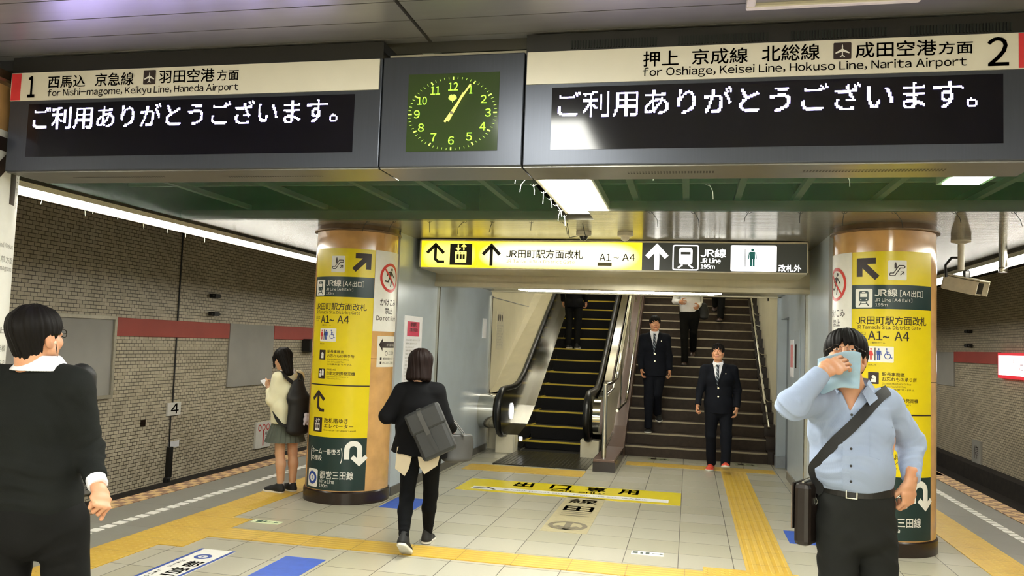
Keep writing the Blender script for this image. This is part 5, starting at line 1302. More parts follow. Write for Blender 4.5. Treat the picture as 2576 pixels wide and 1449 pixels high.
    p = js.hit(nb-up*.13*g-sd*.105*g+f*.4, -f, .002)
    if p is not None: MB().tube([p, p+f*.004], .007, 10).build('lapel_pin', M['chrome'], t)
    if tie:
        top = nb-up*.015; pts_ = []; wd = []
        zz = np.linspace(nb[2]-.02, vz+.0, 8); m = MB(); L = []
        for i, z in enumerate(zz):
            p = sv_.hit(A3(nb[0], nb[1], z)+f*.4, -f, .007); p = nb+f*.07 if p is None else p; w = (.021, .015, .017, .02, .023, .026, .029, .031)[i]; L.append((p, w))
        vs = []; fs = []
        for p, w in L: vs += [p-sd*w+f*.0, p+f*.007, p+sd*w, p-f*.004]
        for i in range(len(L)-1):
            for k in range(4): fs.append((4*i+k, 4*i+(k+1) % 4, 4*i+4+(k+1) % 4, 4*i+4+k))
        m.add(vs, fs+[(0, 1, 2, 3), (4*len(L)-4, 4*len(L)-3, 4*len(L)-2, 4*len(L)-1)]).build('tie', CL['tie'], t)
    # trousers
    s = SDF(*box_of([pel, J['knR'], J['knL'], J['anR'], J['anL'], J['hipR'], J['hipL']], .17), .007); torso(s, [(pel+up*.08, (.152*g, .108)), (pel, (.166*g, .115)), (pel-up*.06, (.166*g, .112))], sd)
    for i, q in enumerate('RL'):
        an = J['an'+q]-up*.015; s.cap(J['hip'+q], J['kn'+q], .094*g, .070*g, k=.02).cap(J['kn'+q], an, .070*g, .060*g, k=.02, flat=1); s.folds(J['kn'+q], J['an'+q]-J['hip'+q], .10, .005, .06, seed+i+3); s.folds(J['an'+q]+up*.05, up, .08, .006, .035, seed+i+8)
    s.rough(.004, 16, seed+2); blob('trousers', [s.net()], CL['suit'] if 'tr' not in J else J['tr'], t)
    for q in 'RL':
        hl, pt, df = J['shoe'+q]; shoe(t, hl, df, .27*g, .047*g, pt, shoes[0], shoes[1])
    return t, jv

# ================================================================== THE PEOPLE
UP = A3(0, 0, 1)
# --- student at the foot of the stairs
F = Frame((-.10, -1)); J = dict(base=(.40, 11.38, 0), head=A3(.372, 11.30, 1.572), neck=A3(.380, 11.33, 1.425), shR=A3(.215, 11.29, 1.335), shL=A3(.570, 11.345, 1.345), elR=A3(.150, 11.30, 1.07), wrR=A3(.125, 11.22, .862), elL=A3(.640, 11.40, 1.08), wrL=A3(.625, 11.33, .845),
    pel=A3(.395, 11.36, .86), hem=.765, hipR=A3(.315, 11.35, .83), hipL=A3(.485, 11.375, .83), knR=A3(.300, 11.36, .47), knL=A3(.500, 11.29, .48), anR=A3(.322, 11.50, .085), anL=A3(.490, 11.22, .11), shoeR=((.325, 11.575, 0), 0, (-.15, -1, 0)), shoeL=((.497, 11.30, .038), -14, (-.05, -1, 0)), look=A3(-.05, 0, 0))
build_suit_student('person', 'young man in a dark suit and red shoes walking at the foot of the stairs', J, F, 1.70, HB, (CL['shoered'], CL['sole']), hands=((45, 60, 40), (25, 30, 20)), seed=1, tilt=.12)
# --- student higher up
F = Frame((.04, -1)); J = dict(base=(-.53, 12.8, .315), head=A3(-.520, 12.745, 1.975), neck=A3(-.525, 12.77, 1.835), shR=A3(-.690, 12.75, 1.745), shL=A3(-.345, 12.78, 1.755), elR=A3(-.725, 12.77, 1.465), wrR=A3(-.700, 12.67, 1.255), elL=A3(-.300, 12.84, 1.475), wrL=A3(-.285, 12.78, 1.255),
    pel=A3(-.515, 12.80, 1.27), hem=1.175, hipR=A3(-.595, 12.80, 1.24), hipL=A3(-.43, 12.81, 1.24), knR=A3(-.585, 12.72, .84), knL=A3(-.465, 12.80, .90), anR=A3(-.580, 12.74, .405), anL=A3(-.462, 13.02, .60), shoeR=((-.578, 12.90, .317), 0, (-.03, -1, 0)), shoeL=((-.455, 13.15, .55), 18, (.1, -1, 0)), look=A3(.15, 0, 0))
build_suit_student('person', 'young man in a dark suit and striped tie halfway behind on the lower stairs', J, F, 1.69, HB, (CL['shoeblk'], CL['sole']), hands=((25, 35, 25), (40, 55, 40)), seed=2, tilt=.0, skin='mid')

def simple_man(name, label, base, F, P, top, trouser, hz, seed, pose, hair=HB, skin='mid', shoes=None, cut=None, arms=None):
    """a plain standing or stepping figure for the far end of the stairs"""
    t = person(name, label, base); f, sd, up = F.f, F.s, UP; g = P/1.7; B = A3(*base); pel = B+up*(.92*g)+pose.get('shift', A3(0, 0, 0)); nb = pel+up*.56*g+f*pose.get('lean', 0); hc = nb+up*.145*g+f*.02
    J = dict(pel=pel, neck=nb, shR=nb-up*.085*g+sd*.175*g, shL=nb-up*.085*g-sd*.175*g, hipR=pel-up*.03+sd*.085*g, hipL=pel-up*.03-sd*.085*g)
    for q in 'RL': J['an'+q] = pose['an'+q]; mid = (J['hip'+q]+J['an'+q])/2; J['kn'+q] = mid+f*pose.get('kn'+q, .05)
    for q, sg in (('R', 1), ('L', -1)):
        J['el'+q] = (arms or {}).get('el'+q, J['sh'+q]-up*.27*g+sd*sg*.05-f*.02); J['wr'+q] = (arms or {}).get('wr'+q, J['el'+q]-up*.22*g+f*.08)
    hp, R = head_piece(hc, nrm(f+up*pose.get('tilt', -.1)), up, g*.98, .004); pts = [J[k] for k in ('shR', 'shL', 'elR', 'elL', 'wrR', 'wrL', 'anR', 'anL', 'knR', 'knL')]+[nb, pel]; s = SDF(*box_of(pts, .14), .011)
    s.cap(hc-up*.05, nb-up*.03, .05, .06, k=.02); torso(s, [(nb-up*.08, (.13*g, .07)), (pel+up*.3*g, (.14*g, .085)), (pel, (.13*g, .08))], sd)
    for q in 'RL': s.cap(J['sh'+q], J['el'+q], .042, .036, k=.02).cap(J['el'+q], J['wr'+q], .034, .025, k=.015).cap(J['hip'+q], J['kn'+q], .065, .045, k=.02).cap(J['kn'+q], J['an'+q], .044, .032, k=.015)
    pcs = [hp, s.net()]
    for q, sg in (('R', 1), ('L', -1)): d = nrm(J['wr'+q]-J['el'+q]); pcs.append(hand_piece(J['wr'+q]+d*.01, d, sd*sg*.9-f*.2, 1 if q == 'R' else -1, (35, 45, 30), .95*g))
    blob('body', pcs, SK[skin], t); face_bits(t, hc, R, hair); blob('hair', [hair_piece(hc, R, 'short', seed)], hair, t)
    s = SDF(*box_of(pts[:6]+[nb, A3(pel[0], pel[1], hz)], .18), .009)
    torso(s, [(nb-up*.055*g, (.08*g, .07)), (nb-up*.10*g, (.155*g, .092)), (nb-up*.2*g, (.180*g, .118)), (pel+up*.2*g, (.165*g, .118)), (A3(pel[0], pel[1], hz-.05), (.172*g, .122))], sd, .04); s.half((0, 0, hz), (0, 0, -1)); s.op(lambda x, y, z: np.sqrt((np.sqrt((x-nb[0])**2+(y-nb[1])**2)-.062)**2+((z-nb[2]-.01)/2.4)**2)-.009, nb-.12, nb+.12, .008)
    for i, (q, sg) in enumerate((('R', 1), ('L', -1))): cf = J['el'+q]+(J['wr'+q]-J['el'+q])*.97; s.cap(nb-up*.06*g+sd*sg*.06, J['sh'+q], .05, .056, k=.03).cap(J['sh'+q], J['el'+q], .060*g, .052*g, k=.03).cap(J['el'+q], cf, .05*g, .042*g, k=.02, flat=1); s.folds(J['el'+q], J['wr'+q]-J['sh'+q], .1, .006, .05, seed+i)
    s.rough(.005, 22, seed); o, jv = blob('top', [s.net()], top, t); o.name = pose.get('topname', 'shirt')
    s = SDF(*box_of(pts[6:10]+[pel], .17), .009); torso(s, [(pel+up*.09, (.150*g, .108)), (pel, (.165*g, .114)), (pel-up*.06, (.166*g, .112))], sd)
    for i, q in enumerate('RL'): s.cap(J['hip'+q], J['kn'+q], .092*g, .068*g, k=.02).cap(J['kn'+q], J['an'+q]-up*.02, .068*g, .057*g, k=.02, flat=1); s.folds(J['kn'+q], J['an'+q]-J['hip'+q], .1, .005, .06, seed+i+3)
    s.rough(.004, 16, seed+2); blob('trousers', [s.net()], trouser, t)
    for q in 'RL': hl, pt = pose['shoe'+q]; shoe(t, hl, f, .27*g, .046*g, pt, *(shoes or (CL['shoebr'], CL['shoeblk'])))
    return t, J, jv
F = Frame((-.05, -1)); B = (-.01, 14.62, 1.305)
pose = dict(anR=A3(-.075, 14.62, 1.39), anL=A3(.06, 14.98, 1.60), knR=.02, knL=.12, shoeR=((-.075, 14.74, 1.305), 0), shoeL=((.065, 15.12, 1.55), 22), tilt=-.3, topname='shirt')
arms = dict(elL=A3(.155, 14.66, 2.40), wrL=A3(.13, 14.48, 2.34), elR=A3(-.26, 14.62, 2.42), wrR=A3(-.17, 14.45, 2.40))
pt_, Jc, jv = simple_man('person', 'man in a white shirt and black trousers coming down the middle of the stairs', B, F, 1.70, CL['shirtw'], CL['trouser'], 2.24, 11, pose, arms=arms)
t = empty('shoulder_bag', 'dark shoulder bag carried by the white shirted man on the stairs', 'bag', (.22, 14.60, 2.15)); s = SDF((.13, 14.50, 2.08), (.33, 14.72, 2.44), .008); s.ecap((.23, 14.61, 2.17), (.23, 14.61, 2.36), (.085, .06), (.075, .05), A3(1, 0, 0), k=.03); s.rough(.006, 25, 3); blob('bag_body', [s.net()], CL['bag'], t)
ribbon('strap', bez([(.17, 14.60, 2.40), (.165, 14.58, 2.56), (.06, 14.60, 2.66), (.17, 14.72, 2.55), (.24, 14.66, 2.42)]), .03, A3(0, 1, 0), .004, CL['bag'], t)
# --- the one behind him, only legs in view
F = Frame((-.1, -1)); B = (.52, 16.05, 2.13)
pose = dict(anR=A3(.47, 16.12, 2.45), anL=A3(.56, 16.0, 2.215), knR=.12, knL=.04, shoeR=((.47, 16.32, 2.42), 22), shoeL=((.56, 16.1, 2.13), 0), topname='jacket')
simple_man('person', 'dark clothed person high on the stairs behind the white shirted man', B, F, 1.68, CL['suit'], CL['trouser'], 2.95, 12, pose)
# --- rider on the escalator
F = Frame((.05, 1)); B = (-2.16, 15.5, 1.527)
pose = dict(anR=A3(-2.08, 15.50, 1.62), anL=A3(-2.24, 15.46, 1.62), knR=.03, knL=.03, shoeR=((-2.08, 15.43, 1.529), 0), shoeL=((-2.24, 15.40, 1.529), 0), topname='coat')
simple_man('person', 'person in black standing on the escalator seen from behind', B, F, 1.68, CL['coat'], CL['trouser'], 2.30, 13, pose, shoes=(CL['shoeblk'], CL['sole']))

# --- man in the dark cardigan, near left, seen from behind
F = Frame((-.38, .92)); f, sd = F.f, F.s; fb = nrm(A3(.06, 1, .10))
t = person('person', 'black haired man in a dark cardigan and white collar seen from behind at left', (-2.47, 2.80, 0))
hc = A3(-2.487, 2.752, 1.560); nb = A3(-2.475, 2.775, 1.450); hp, R = head_piece(hc, fb, UP+fb*-.38, 1.0)
shR, shL = A3(-2.352, 2.80, 1.362), A3(-2.64, 2.72, 1.37); elR, wrR = A3(-2.310, 2.86, 1.110), A3(-2.195, 2.785, 1.005); elL, wrL = A3(-2.70, 2.76, 1.09), A3(-2.66, 2.88, .88); pel = A3(-2.475, 2.80, .88)
hipR, hipL = A3(-2.385, 2.835, .84), A3(-2.56, 2.775, .84); knR, knL = A3(-2.37, 2.90, .46), A3(-2.59, 2.80, .47); anR, anL = A3(-2.385, 2.78, .09), A3(-2.60, 2.83, .09)
pts = [nb, shR, shL, elR, elL, wrR, wrL, pel, knR, knL, anR, anL]; s = SDF(*box_of(pts, .15), .009)
s.cap(hc-UP*.06, nb-UP*.05, .052, .056, k=.02); torso(s, [(nb-UP*.11, (.10, .055)), (pel+UP*.3, (.12, .075)), (pel, (.13, .08))], sd)
for a, b, c in ((shR, elR, wrR), (shL, elL, wrL)): s.cap(a, b, .044, .038, k=.02).cap(b, c, .036, .026, k=.015)
for a, b, c in ((hipR, knR, anR), (hipL, knL, anL)): s.cap(a, b, .065, .045, k=.02).cap(b, c, .044, .032, k=.015)
d = nrm(A3(.048, -.03, -.05)); pcs = [hp, s.net(), hand_piece(wrR+d*.015, nrm(A3(.055, -.04, -.075)), A3(.75, -.1, .5), 1, (78, 98, 60), .96, 2, (.75, .35, -.55)), hand_piece(wrL-UP*.01, nrm(wrL-elL), -sd, -1, (35, 45, 30), .96)]
blob('body', pcs, SK['mid'], t); face_bits(t, hc, R, HB); blob('hair', [hair_piece(hc, R, 'short', 5)], HB, t)
# spectacles
def P_(x, y, z): return np.array((x, y, z))@R+hc
m = MB()
for q in (-1, 1):
    m.tube([P_(q*.031+.021*math.cos(a), .108-.012*abs(math.cos(a))*(1 if q*math.cos(a) > 0 else 0), .002+.016*math.sin(a)) for a in np.linspace(0, 2*math.pi, 17)], .0014, 5); m.tube([P_(q*.052, .097, .004), P_(q*.078, .04, .006), P_(q*.080, -.012, .004)], .0016, 5)
m.build('spectacles', M['lens'], t)
tag_e = MB().tube([P_(.084, .004, -.022), P_(.089, .006, -.024)], .006, 10).build('earphone', M['camwhite'], t)
MB().tube(bez([P_(.088, .006, -.028), P_(.080, .02, -.07), P_(.066, .035, -.12), P_(.05, .06, -.20)]), .0016, 5).build('earphone_wire', M['rubber'], t)
# collar, cardigan
s = SDF(nb-.14, nb+.14, .005); s.op(lambda x, y, z: np.sqrt((np.sqrt((x-nb[0])**2+(y-nb[1])**2)-(.086-.75*(z-nb[2])))**2+np.maximum(np.abs(z-nb[2]-.006)-.024, 0)**2)-.006, nb-.12, nb+.12, .005); blob('shirt_collar', [s.net()], CL['shirtw'], t)
s = SDF(*box_of([shR, shL, elR, elL, wrR, wrL, nb, A3(pel[0], pel[1], .86)], .18), .006)
torso(s, [(nb-UP*.055, (.085, .078)), (nb-UP*.09, (.158, .095)), (nb-UP*.22, (.178, .125)), (nb-UP*.38, (.162, .120)), (pel+UP*.06, (.160, .125)), (pel-UP*.04, (.158, .122))], sd, .03)
for i, (a, b, c, sg) in enumerate(((shR, elR, wrR, 1), (shL, elL, wrL, -1))):
    s.cap(nb-UP*.07+sd*sg*.05, a, .058, .064, k=.04).cap(a, b, .072, .062, k=.04).cap(b, b+(c-b)*.86, .060, .046, k=.025, flat=1); s.folds(b, c-a, .12, .007, .05, i); s.folds((b+c)/2, c-b, .09, .006, .04, i+4); s.folds(a-UP*.05, sd, .12, .005, .07, i+7)
s.half((0, 0, pel[2]-.025), (0, 0, -1), lo=A3(-3, 2.5, .6), hi=A3(-2.30, 3.2, .9)); s.folds(pel+UP*.08-f*.1, UP, .2, .006, .07, 3); s.folds(nb-UP*.2-f*.1, sd+UP, .25, .005, .12, 6); s.cap(nb-UP*.0, nb+UP*.2, .072, .10, k=.008, mode='s'); s.rough(.005, 13, 4); blob('cardigan', [s.net()], CL['cardigan'], t)
for c, a in ((wrR, elR), (wrL, elL)):
    s = SDF(c-.1, c+.1, .004); u = nrm(c-a); s.cap(c-u*.05, c+u*.008, .036, .037, k=.005, flat=1); blob('shirt_cuff', [s.net()], CL['shirtw'], t)
s = SDF(*box_of([pel, knR, knL, anR, anL], .18), .008); torso(s, [(pel+UP*.06, (.145, .110)), (pel, (.158, .120)), (pel-UP*.07, (.160, .118))], sd)
for i, (a, b, c) in enumerate(((hipR, knR, anR), (hipL, knL, anL))): s.cap(a, b, .100, .078, k=.02).cap(b, c-UP*.02, .078, .064, k=.02, flat=1); s.folds(a-UP*.12, UP, .16, .006, .09, i)
s.rough(.005, 12, 9); blob('trousers', [s.net()], CL['trouser'], t)
shoe(t, anR-UP*.09-f*.07, f, .28, .05, 0, CL['shoebr'], CL['shoeblk']); shoe(t, anL-UP*.09-f*.07, f, .28, .05, 0, CL['shoebr'], CL['shoeblk'])
ta = empty('shoulder_bag', 'black padded bag on the far shoulder of the dark haired man', 'bag', (-2.36, 2.93, 1.30)); s = SDF((-2.5, 2.86, 1.0), (-2.2, 3.1, 1.5), .006); s.ecap((-2.41, 2.925, 1.40), (-2.42, 2.975, 1.15), (.05, .035), (.06, .05), sd, k=.03).ell((-2.40, 2.905, 1.420), (.038, .036, .036), k=.03); s.rough(.004, 22, 2); blob('bag_body', [s.net()], CL['bag'], ta)

# --- man wiping his face, near right
F = Frame((-.20, -.98)); f, sd = F.f, F.s
t = person('person', 'man in a pale blue shirt holding a blue cloth over his face', (.73, 3.90, 0))
hc = A3(.670, 3.850, 1.594); nb = A3(.700, 3.885, 1.462); hf = nrm(A3(-.22, -.97, .30)); hp, R = head_piece(hc, hf, UP, 1.0, .0028, wide=1.06)
shR, shL = A3(.562, 3.850, 1.388), A3(.850, 3.925, 1.386); elR, wrR = A3(.415, 3.570, 1.390), A3(.540, 3.620, 1.525); elL, wrL = A3(.978, 4.02, 1.215), A3(.945, 3.885, 1.075); pel = A3(.725, 3.905, .93)
hipR, hipL = A3(.648, 3.89, .87), A3(.805, 3.925, .87); knR, knL = A3(.655, 3.875, .48), A3(.835, 3.915, .48); anR, anL = A3(.655, 3.92, .09), A3(.85, 3.96, .09)
pts = [nb, shR, shL, elR, elL, wrR, wrL, pel, knR, knL, anR, anL]; s = SDF(*box_of(pts, .15), .009)
s.cap(hc-UP*.06, nb-UP*.05, .060, .068, k=.02); torso(s, [(nb-UP*.05, (.060, .055)), (nb-UP*.11, (.080, .090)), (pel+UP*.3, (.15, .11)), (pel, (.14, .10))], sd)
for a, b, c in ((shR, elR, wrR), (shL, elL, wrL)): s.cap(a, b, .046, .040, k=.02).cap(b, c, .038, .028, k=.015)
for a, b, c in ((hipR, knR, anR), (hipL, knL, anL)): s.cap(a, b, .07, .05, k=.02).cap(b, c, .048, .034, k=.015)
hd = nrm(A3(.105, .065, .050)); hbk = nrm(A3(-.25, -.85, .42)); pcs = [hp, s.net(), hand_piece(wrR+hd*.012, hd, hbk, 1, (14, 26, 20), 1.0, 1, (.92, .16, -.55)), hand_piece(wrL+A3(-.003, -.004, -.014), nrm(A3(-.10, .02, -.99)), sd*-.75+f*.55, -1, (40, 62, 45), 1.02, 2, (.75, .30, -.5))]
blob('body', pcs, SK['mid'], t); face_bits(t, hc, R, HB); blob('hair', [hair_piece(hc, R, 'fringe', 9)], HB, t)
def P_(x, y, z): return np.array((x, y, z))@R+hc
m = MB()
for q in (-1, 1):
    m.tube([P_(q*.033+.022*math.cos(a), .112-.010*max(0, q*math.cos(a)), .002+.014*math.sin(a)) for a in np.linspace(0, 2*math.pi, 21)], .0009, 6); m.tube([P_(q*.055, .102, .006), P_(q*.082, .045, .008), P_(q*.086, -.012, .004)], .0011, 6)
m.tube([P_(-.011, .113, .004), P_(0, .116, .007), P_(.011, .113, .004)], .0009, 6); m.build('spectacles', M['darkband'], t)
# shirt
s = SDF(*box_of(pts[:7]+[A3(pel[0], pel[1], 1.0)], .20), .0055)
torso(s, [(nb-UP*.055, (.080, .080)), (nb-UP*.09, (.155, .100)), (nb-UP*.20, (.172, .130)), (nb-UP*.33, (.166, .142)), (pel+UP*.16, (.160, .146)), (pel+UP*.085, (.150, .134))], sd, .02)
s.ell(A3(.712, 3.86, 1.13), (.14, .145, .12), np.array([sd, f, UP]), k=.04)
for i, (a, b, c, sg) in enumerate(((shR, elR, wrR, 1), (shL, elL, wrL, -1))):
    s.cap(nb-UP*.07+sd*sg*.05, a, .052, .062, k=.03).cap(a, b, .070, .060, k=.035).cap(b, b+(c-b)*.80, .058, .044, k=.02).cap(b+(c-b)*.74, b+(c-b)*.99, .040, .041, k=.006, flat=1)
    s.folds(b, c-a, .13, .009, .055, i+20); s.folds(b+(c-b)*.55, c-b, .08, .006, .035, i+24); s.folds(a+(b-a)*.2, b-a, .13, .007, .06, i+27); s.folds(a-UP*.10-sd*sg*.03, UP+sd*sg*.6, .16, .005, .06, i+33)
s.folds(A3(.72, 3.75, 1.10), A3(.3, 0, 1), .22, .005, .07, 40); s.folds(A3(.58, 3.75, 1.30), A3(1, 0, -.2), .16, .005, .05, 41); s.half((0, 0, pel[2]+.085), (0, 0, -1), lo=A3(.3, 3.5, .8), hi=A3(.91, 4.2, 1.02))
zt, vz = nb[2]+.02, nb[2]-.105
def vneck(x, y, z):
    a = np.abs((x-nb[0])*sd[0]+(y-nb[1])*sd[1]+.0); v = (x-nb[0])*f[0]+(y-nb[1])*f[1]; return np.maximum(a-.055*np.clip((z-vz)/(zt-vz), 0, 1.3), .01-v)+np.where(z < vz, .03, 0)
s.op(vneck, nb-A3(.15, .2, .2), nb+A3(.15, .2, .08), .004, 's')
s.rough(.0035, 17, 14); so, sv = blob('shirt', [s.net()], CL['shirtb'], t); ss = Surf(sv)
for sg in (1, -1):       # two collar leaves
    q = lambda a, v, z: nb+sd*sg*a+f*v+UP*z
    o = MB(); L = [q(.030, -.068, .040), q(.070, -.02, .035), q(.066, .045, .012), q(.048, .080, -.025), q(.075, .105, -.072), q(.104, .062, -.040), q(.098, -.02, -.010), q(.055, -.090, .0)]
    vs = L+[p+UP*-.004+f*.003+sd*sg*.004 for p in L]; fs = [(0, 1, 6, 7), (1, 2, 5, 6), (2, 3, 4, 5), (15, 14, 9, 8), (14, 13, 10, 9), (13, 12, 11, 10)]+[(i, (i+1) % 8, 8+(i+1) % 8, 8+i) for i in range(8)]
    o.add(vs, fs).build('collar_leaf', CL['shirtb'], t, bevel=.002)
for z in (1.345, 1.275, 1.205, 1.135, 1.068):
    p = ss.hit(A3(nb[0], nb[1], z)+sd*-.006+f*.5, -f, .001)
    if p is not None: MB().tube([p, p+f*.004], .0055, 10).build('button', M['black'], t)
def ontop(a, z, out=.0015): return ss.hit(A3(nb[0], nb[1], z)+sd*a+f*.5, -f, out)
L = [ontop(.012, z) for z in np.linspace(1.34, 1.03, 18)]; L = [p for p in L if p is not None]; ribbon('placket', L, .030, sd, .002, CL['shirtb'], t)
V = [ontop(a, z, .002) for a, z in ((-.075, 1.30), (-.165, 1.30), (-.165, 1.18), (-.12, 1.165), (-.075, 1.18))]
if all(v is not None for v in V): MB().tube(V+[V[0]], .0012, 5).build('pocket_seam', CL['shirtb'], t)
# trousers and belt
s = SDF(*box_of([pel, knR, knL, anR, anL], .21), .007); torso(s, [(pel+UP*.10, (.152, .134)), (pel+UP*.03, (.158, .136)), (pel-UP*.08, (.160, .126))], sd, .02); s.half((0, 0, pel[2]+.118), (0, 0, 1))
for i, (a, b, c) in enumerate(((hipR, knR, anR), (hipL, knL, anL))): s.cap(a, b, .090, .078, k=.015).cap(b, c-UP*.02, .078, .068, k=.015, flat=1); s.folds(a-UP*.10, UP, .2, .006, .09, i+2); s.folds(b, UP, .15, .007, .07, i+5)
s.rough(.004, 12, 19); to, tv = blob('trousers', [s.net()], CL['dktrouser'], t); ts = Surf(tv); L = []
for a in np.linspace(0, 2*math.pi, 49):
    d = sd*math.sin(a)+f*math.cos(a); p = ts.hit(A3(pel[0], pel[1], pel[2]+.092-.012*math.cos(a))+d*.4, -d, .003); L.append(p if p is not None else A3(pel[0], pel[1], pel[2]+.09)+d*.18)
ribbon('belt', L, .032, UP, .004, M['black'], t); p = L[0]; ax = sd
m = MB(); m.obox(p+f*.005+sd*.012+UP*.017, ax*.022, f*.003, UP*.002).obox(p+f*.005+sd*.012-UP*.017, ax*.022, f*.003, UP*.002).obox(p+f*.005+sd*.033, ax*.002, f*.003, UP*.018).obox(p+f*.005-sd*.009, ax*.002, f*.003, UP*.018); m.build('buckle', M['chrome'], t)
shoe(t, anR-UP*.09-f*.07, f, .28, .05, 0, CL['shoeblk'], CL['shoeblk']); shoe(t, anL-UP*.09-f*.07, f, .28, .05, 0, CL['shoeblk'], CL['shoeblk'])
# the cloth, gripped by the raised hand
tc = empty('handkerchief', 'pale blue cloth pressed to the face of the man in the striped shirt', 'cloth', (.66, 3.70, 1.5)); NX, NZ = 22, 26; vs = []; fs = []
for j in range(NZ+1):
    for i in range(NX+1):
        u = i/NX; v = j/NZ; a = (u-.46)*.175; z = -.020-v*.155-.022*u; yy = .134-.55*a*a*4+.010*math.sin(u*9+v*3)*(.3+v)+.006*math.sin(v*14+u*4)-.012*v
        p = P_(a*(1-.06*v)+.010*v*0+.012, yy, z+.008*math.sin(u*5)); vs.append(tuple(p))
for j in range(NZ):
    for i in range(NX): b = j*(NX+1)+i; fs.append((b, b+1, b+NX+2, b+NX+1))
o = MB().add(vs, fs).build('cloth', CL['cloth'], tc, smooth=True); md = o.modifiers.new('s', 'SOLIDIFY'); md.thickness = .005; md.offset = 0; md = o.modifiers.new('u', 'SUBSURF'); md.levels = md.render_levels = 1
vs2 = [P_(-.072+.012+.085*u, .128-.02*u-.01, -.148-.01*u+.0) for u in (0, .5, 1)]
# strap and bag
tb = empty('messenger_bag', 'dark brown bag on a wide black strap across the striped shirt man', 'bag', (.47, 3.92, .70))
P0 = [(-.150, 1.452), (-.115, 1.425), (-.06, 1.36), (-.005, 1.295), (.06, 1.225), (.115, 1.15), (.150, 1.09), (.170, 1.035)]; L = []
for a, z in P0:
    p = ss.hit(A3(nb[0], nb[1], z)+sd*a+f*.5, -f, .008); 
    if p is not None: L.append(p)
bk = nb-sd*.13-UP*.02-f*.03
L = [bk]+L+[A3(.565, 3.86, 1.02), A3(.552, 3.875, .995)]
ribbon('strap', bez(L, 60), .046, nrm(sd*.62+UP*.78)*1.0, .004, CL['bag'], tb)
MB().tube([(.552, 3.875, .998), (.550, 3.873, .965)], .006, 8).tube([(.550+.014*math.cos(a), 3.873, .953+.016*math.sin(a)) for a in np.linspace(0, 6.283, 15)], .003, 6).build('strap_ring', M['chrome'], tb)
bx = nrm(A3(.45, .89, 0)); bs = nrm(A3(.89, -.45, 0)); c = A3(.560, 3.960, .90)
m = MB().obox(c, bx*.16, bs*.036, UP*.135); m.build('bag_body', CL['brownbag'], tb, bevel=.022)
m = MB().obox(c+UP*.035-bs*.038, bx*.158, bs*.004, UP*.10); m.build('flap', CL['brownbag'], tb, bevel=.004)
MB().tube([c+UP*.138+bx*.14, c+UP*.145, c+UP*.138-bx*.14], .005, 6).build('zip', M['frame'], tb)
MB().tube([c-UP*.062-bs*.043-bx*.145, c-UP*.064-bs*.043-bx*.155, c+UP*.12-bs*.043-bx*.155], .0015, 5).build('stitching', mat('tan_thread', '#8a6a4e', .7), tb)

# --- woman with the grey backpack
F = Frame((.05, 1)); f, sd = F.f, F.s
t = person('person', 'woman with a dark bob in a short black coat walking away', (-2.0, 6.1, 0))
hc = A3(-2.008, 6.06, 1.412); nb = A3(-2.013, 6.06, 1.285); hp, R = head_piece(hc, nrm(f+UP*-.12), UP, .93, .004)
shR, shL = A3(-1.880, 6.075, 1.205), A3(-2.150, 6.05, 1.195); elR, wrR = A3(-1.825, 6.14, .985), A3(-1.83, 6.33, .905); elL, wrL = A3(-2.255, 6.02, 1.005), A3(-2.17, 6.21, .965); pel = A3(-1.995, 6.11, .80)
hipR, hipL = A3(-1.920, 6.12, .765), A3(-2.068, 6.10, .765); knR, knL = A3(-1.945, 6.235, .40), A3(-2.085, 6.085, .40); anR, anL = A3(-1.985, 6.335, .09), A3(-2.015, 5.845, .15)
pts = [nb, shR, shL, elR, elL, wrR, wrL, pel, knR, knL, anR, anL]; s = SDF(*box_of(pts, .14), .008)
s.cap(hc-UP*.05, nb-UP*.03, .045, .05, k=.02); torso(s, [(nb-UP*.08, (.11, .06)), (pel+UP*.28, (.12, .075)), (pel, (.12, .08))], sd)
for a, b, c in ((shR, elR, wrR), (shL, elL, wrL)): s.cap(a, b, .036, .032, k=.02).cap(b, c, .030, .022, k=.015)
for a, b, c in ((hipR, knR, anR), (hipL, knL, anL)): s.cap(a, b, .06, .04, k=.02).cap(b, c, .038, .026, k=.015)
pcs = [hp, s.net()]
for q, w, e in (('R', wrR, elR), ('L', wrL, elL)): pcs.append(hand_piece(w+nrm(w-e)*.01, nrm(w-e), (sd if q == 'R' else -sd), 1 if q == 'R' else -1, (50, 65, 45), .86))
blob('body', pcs, SK['light'], t); blob('hair', [hair_piece(hc, R, 'bob', 3)], HBR, t)
s = SDF(*box_of(pts[:7]+[A3(pel[0], pel[1], .66)], .22), .007); torso(s, [(nb-UP*.045, (.075, .068)), (nb-UP*.085, (.142, .085)), (nb-UP*.19, (.160, .108)), (nb-UP*.34, (.172, .118)), (pel, (.205, .145)), (A3(pel[0]-.012, pel[1], .66), (.232, .16))], sd, .04)
n_ = nrm(A3(-.10, 0, -1)); s.half((pel[0], pel[1], .722), n_, lo=A3(-2.6, 5.7, .4), hi=A3(-1.5, 6.5, .95))
for i, (a, b, c, sg) in enumerate(((shR, elR, wrR, 1), (shL, elL, wrL, -1))): s.cap(nb-UP*.06+sd*sg*.045, a, .05, .058, k=.03).cap(a, b, .066, .060, k=.035).cap(b, b+(c-b)*.9, .058, .05, k=.02, flat=1); s.folds(b, c-a, .1, .006, .05, i+50)
s.folds(pel-f*.1, sd, .25, .007, .12, 53); s.rough(.005, 15, 31); o, jv = blob('coat', [s.net()], CL['coat'], t)
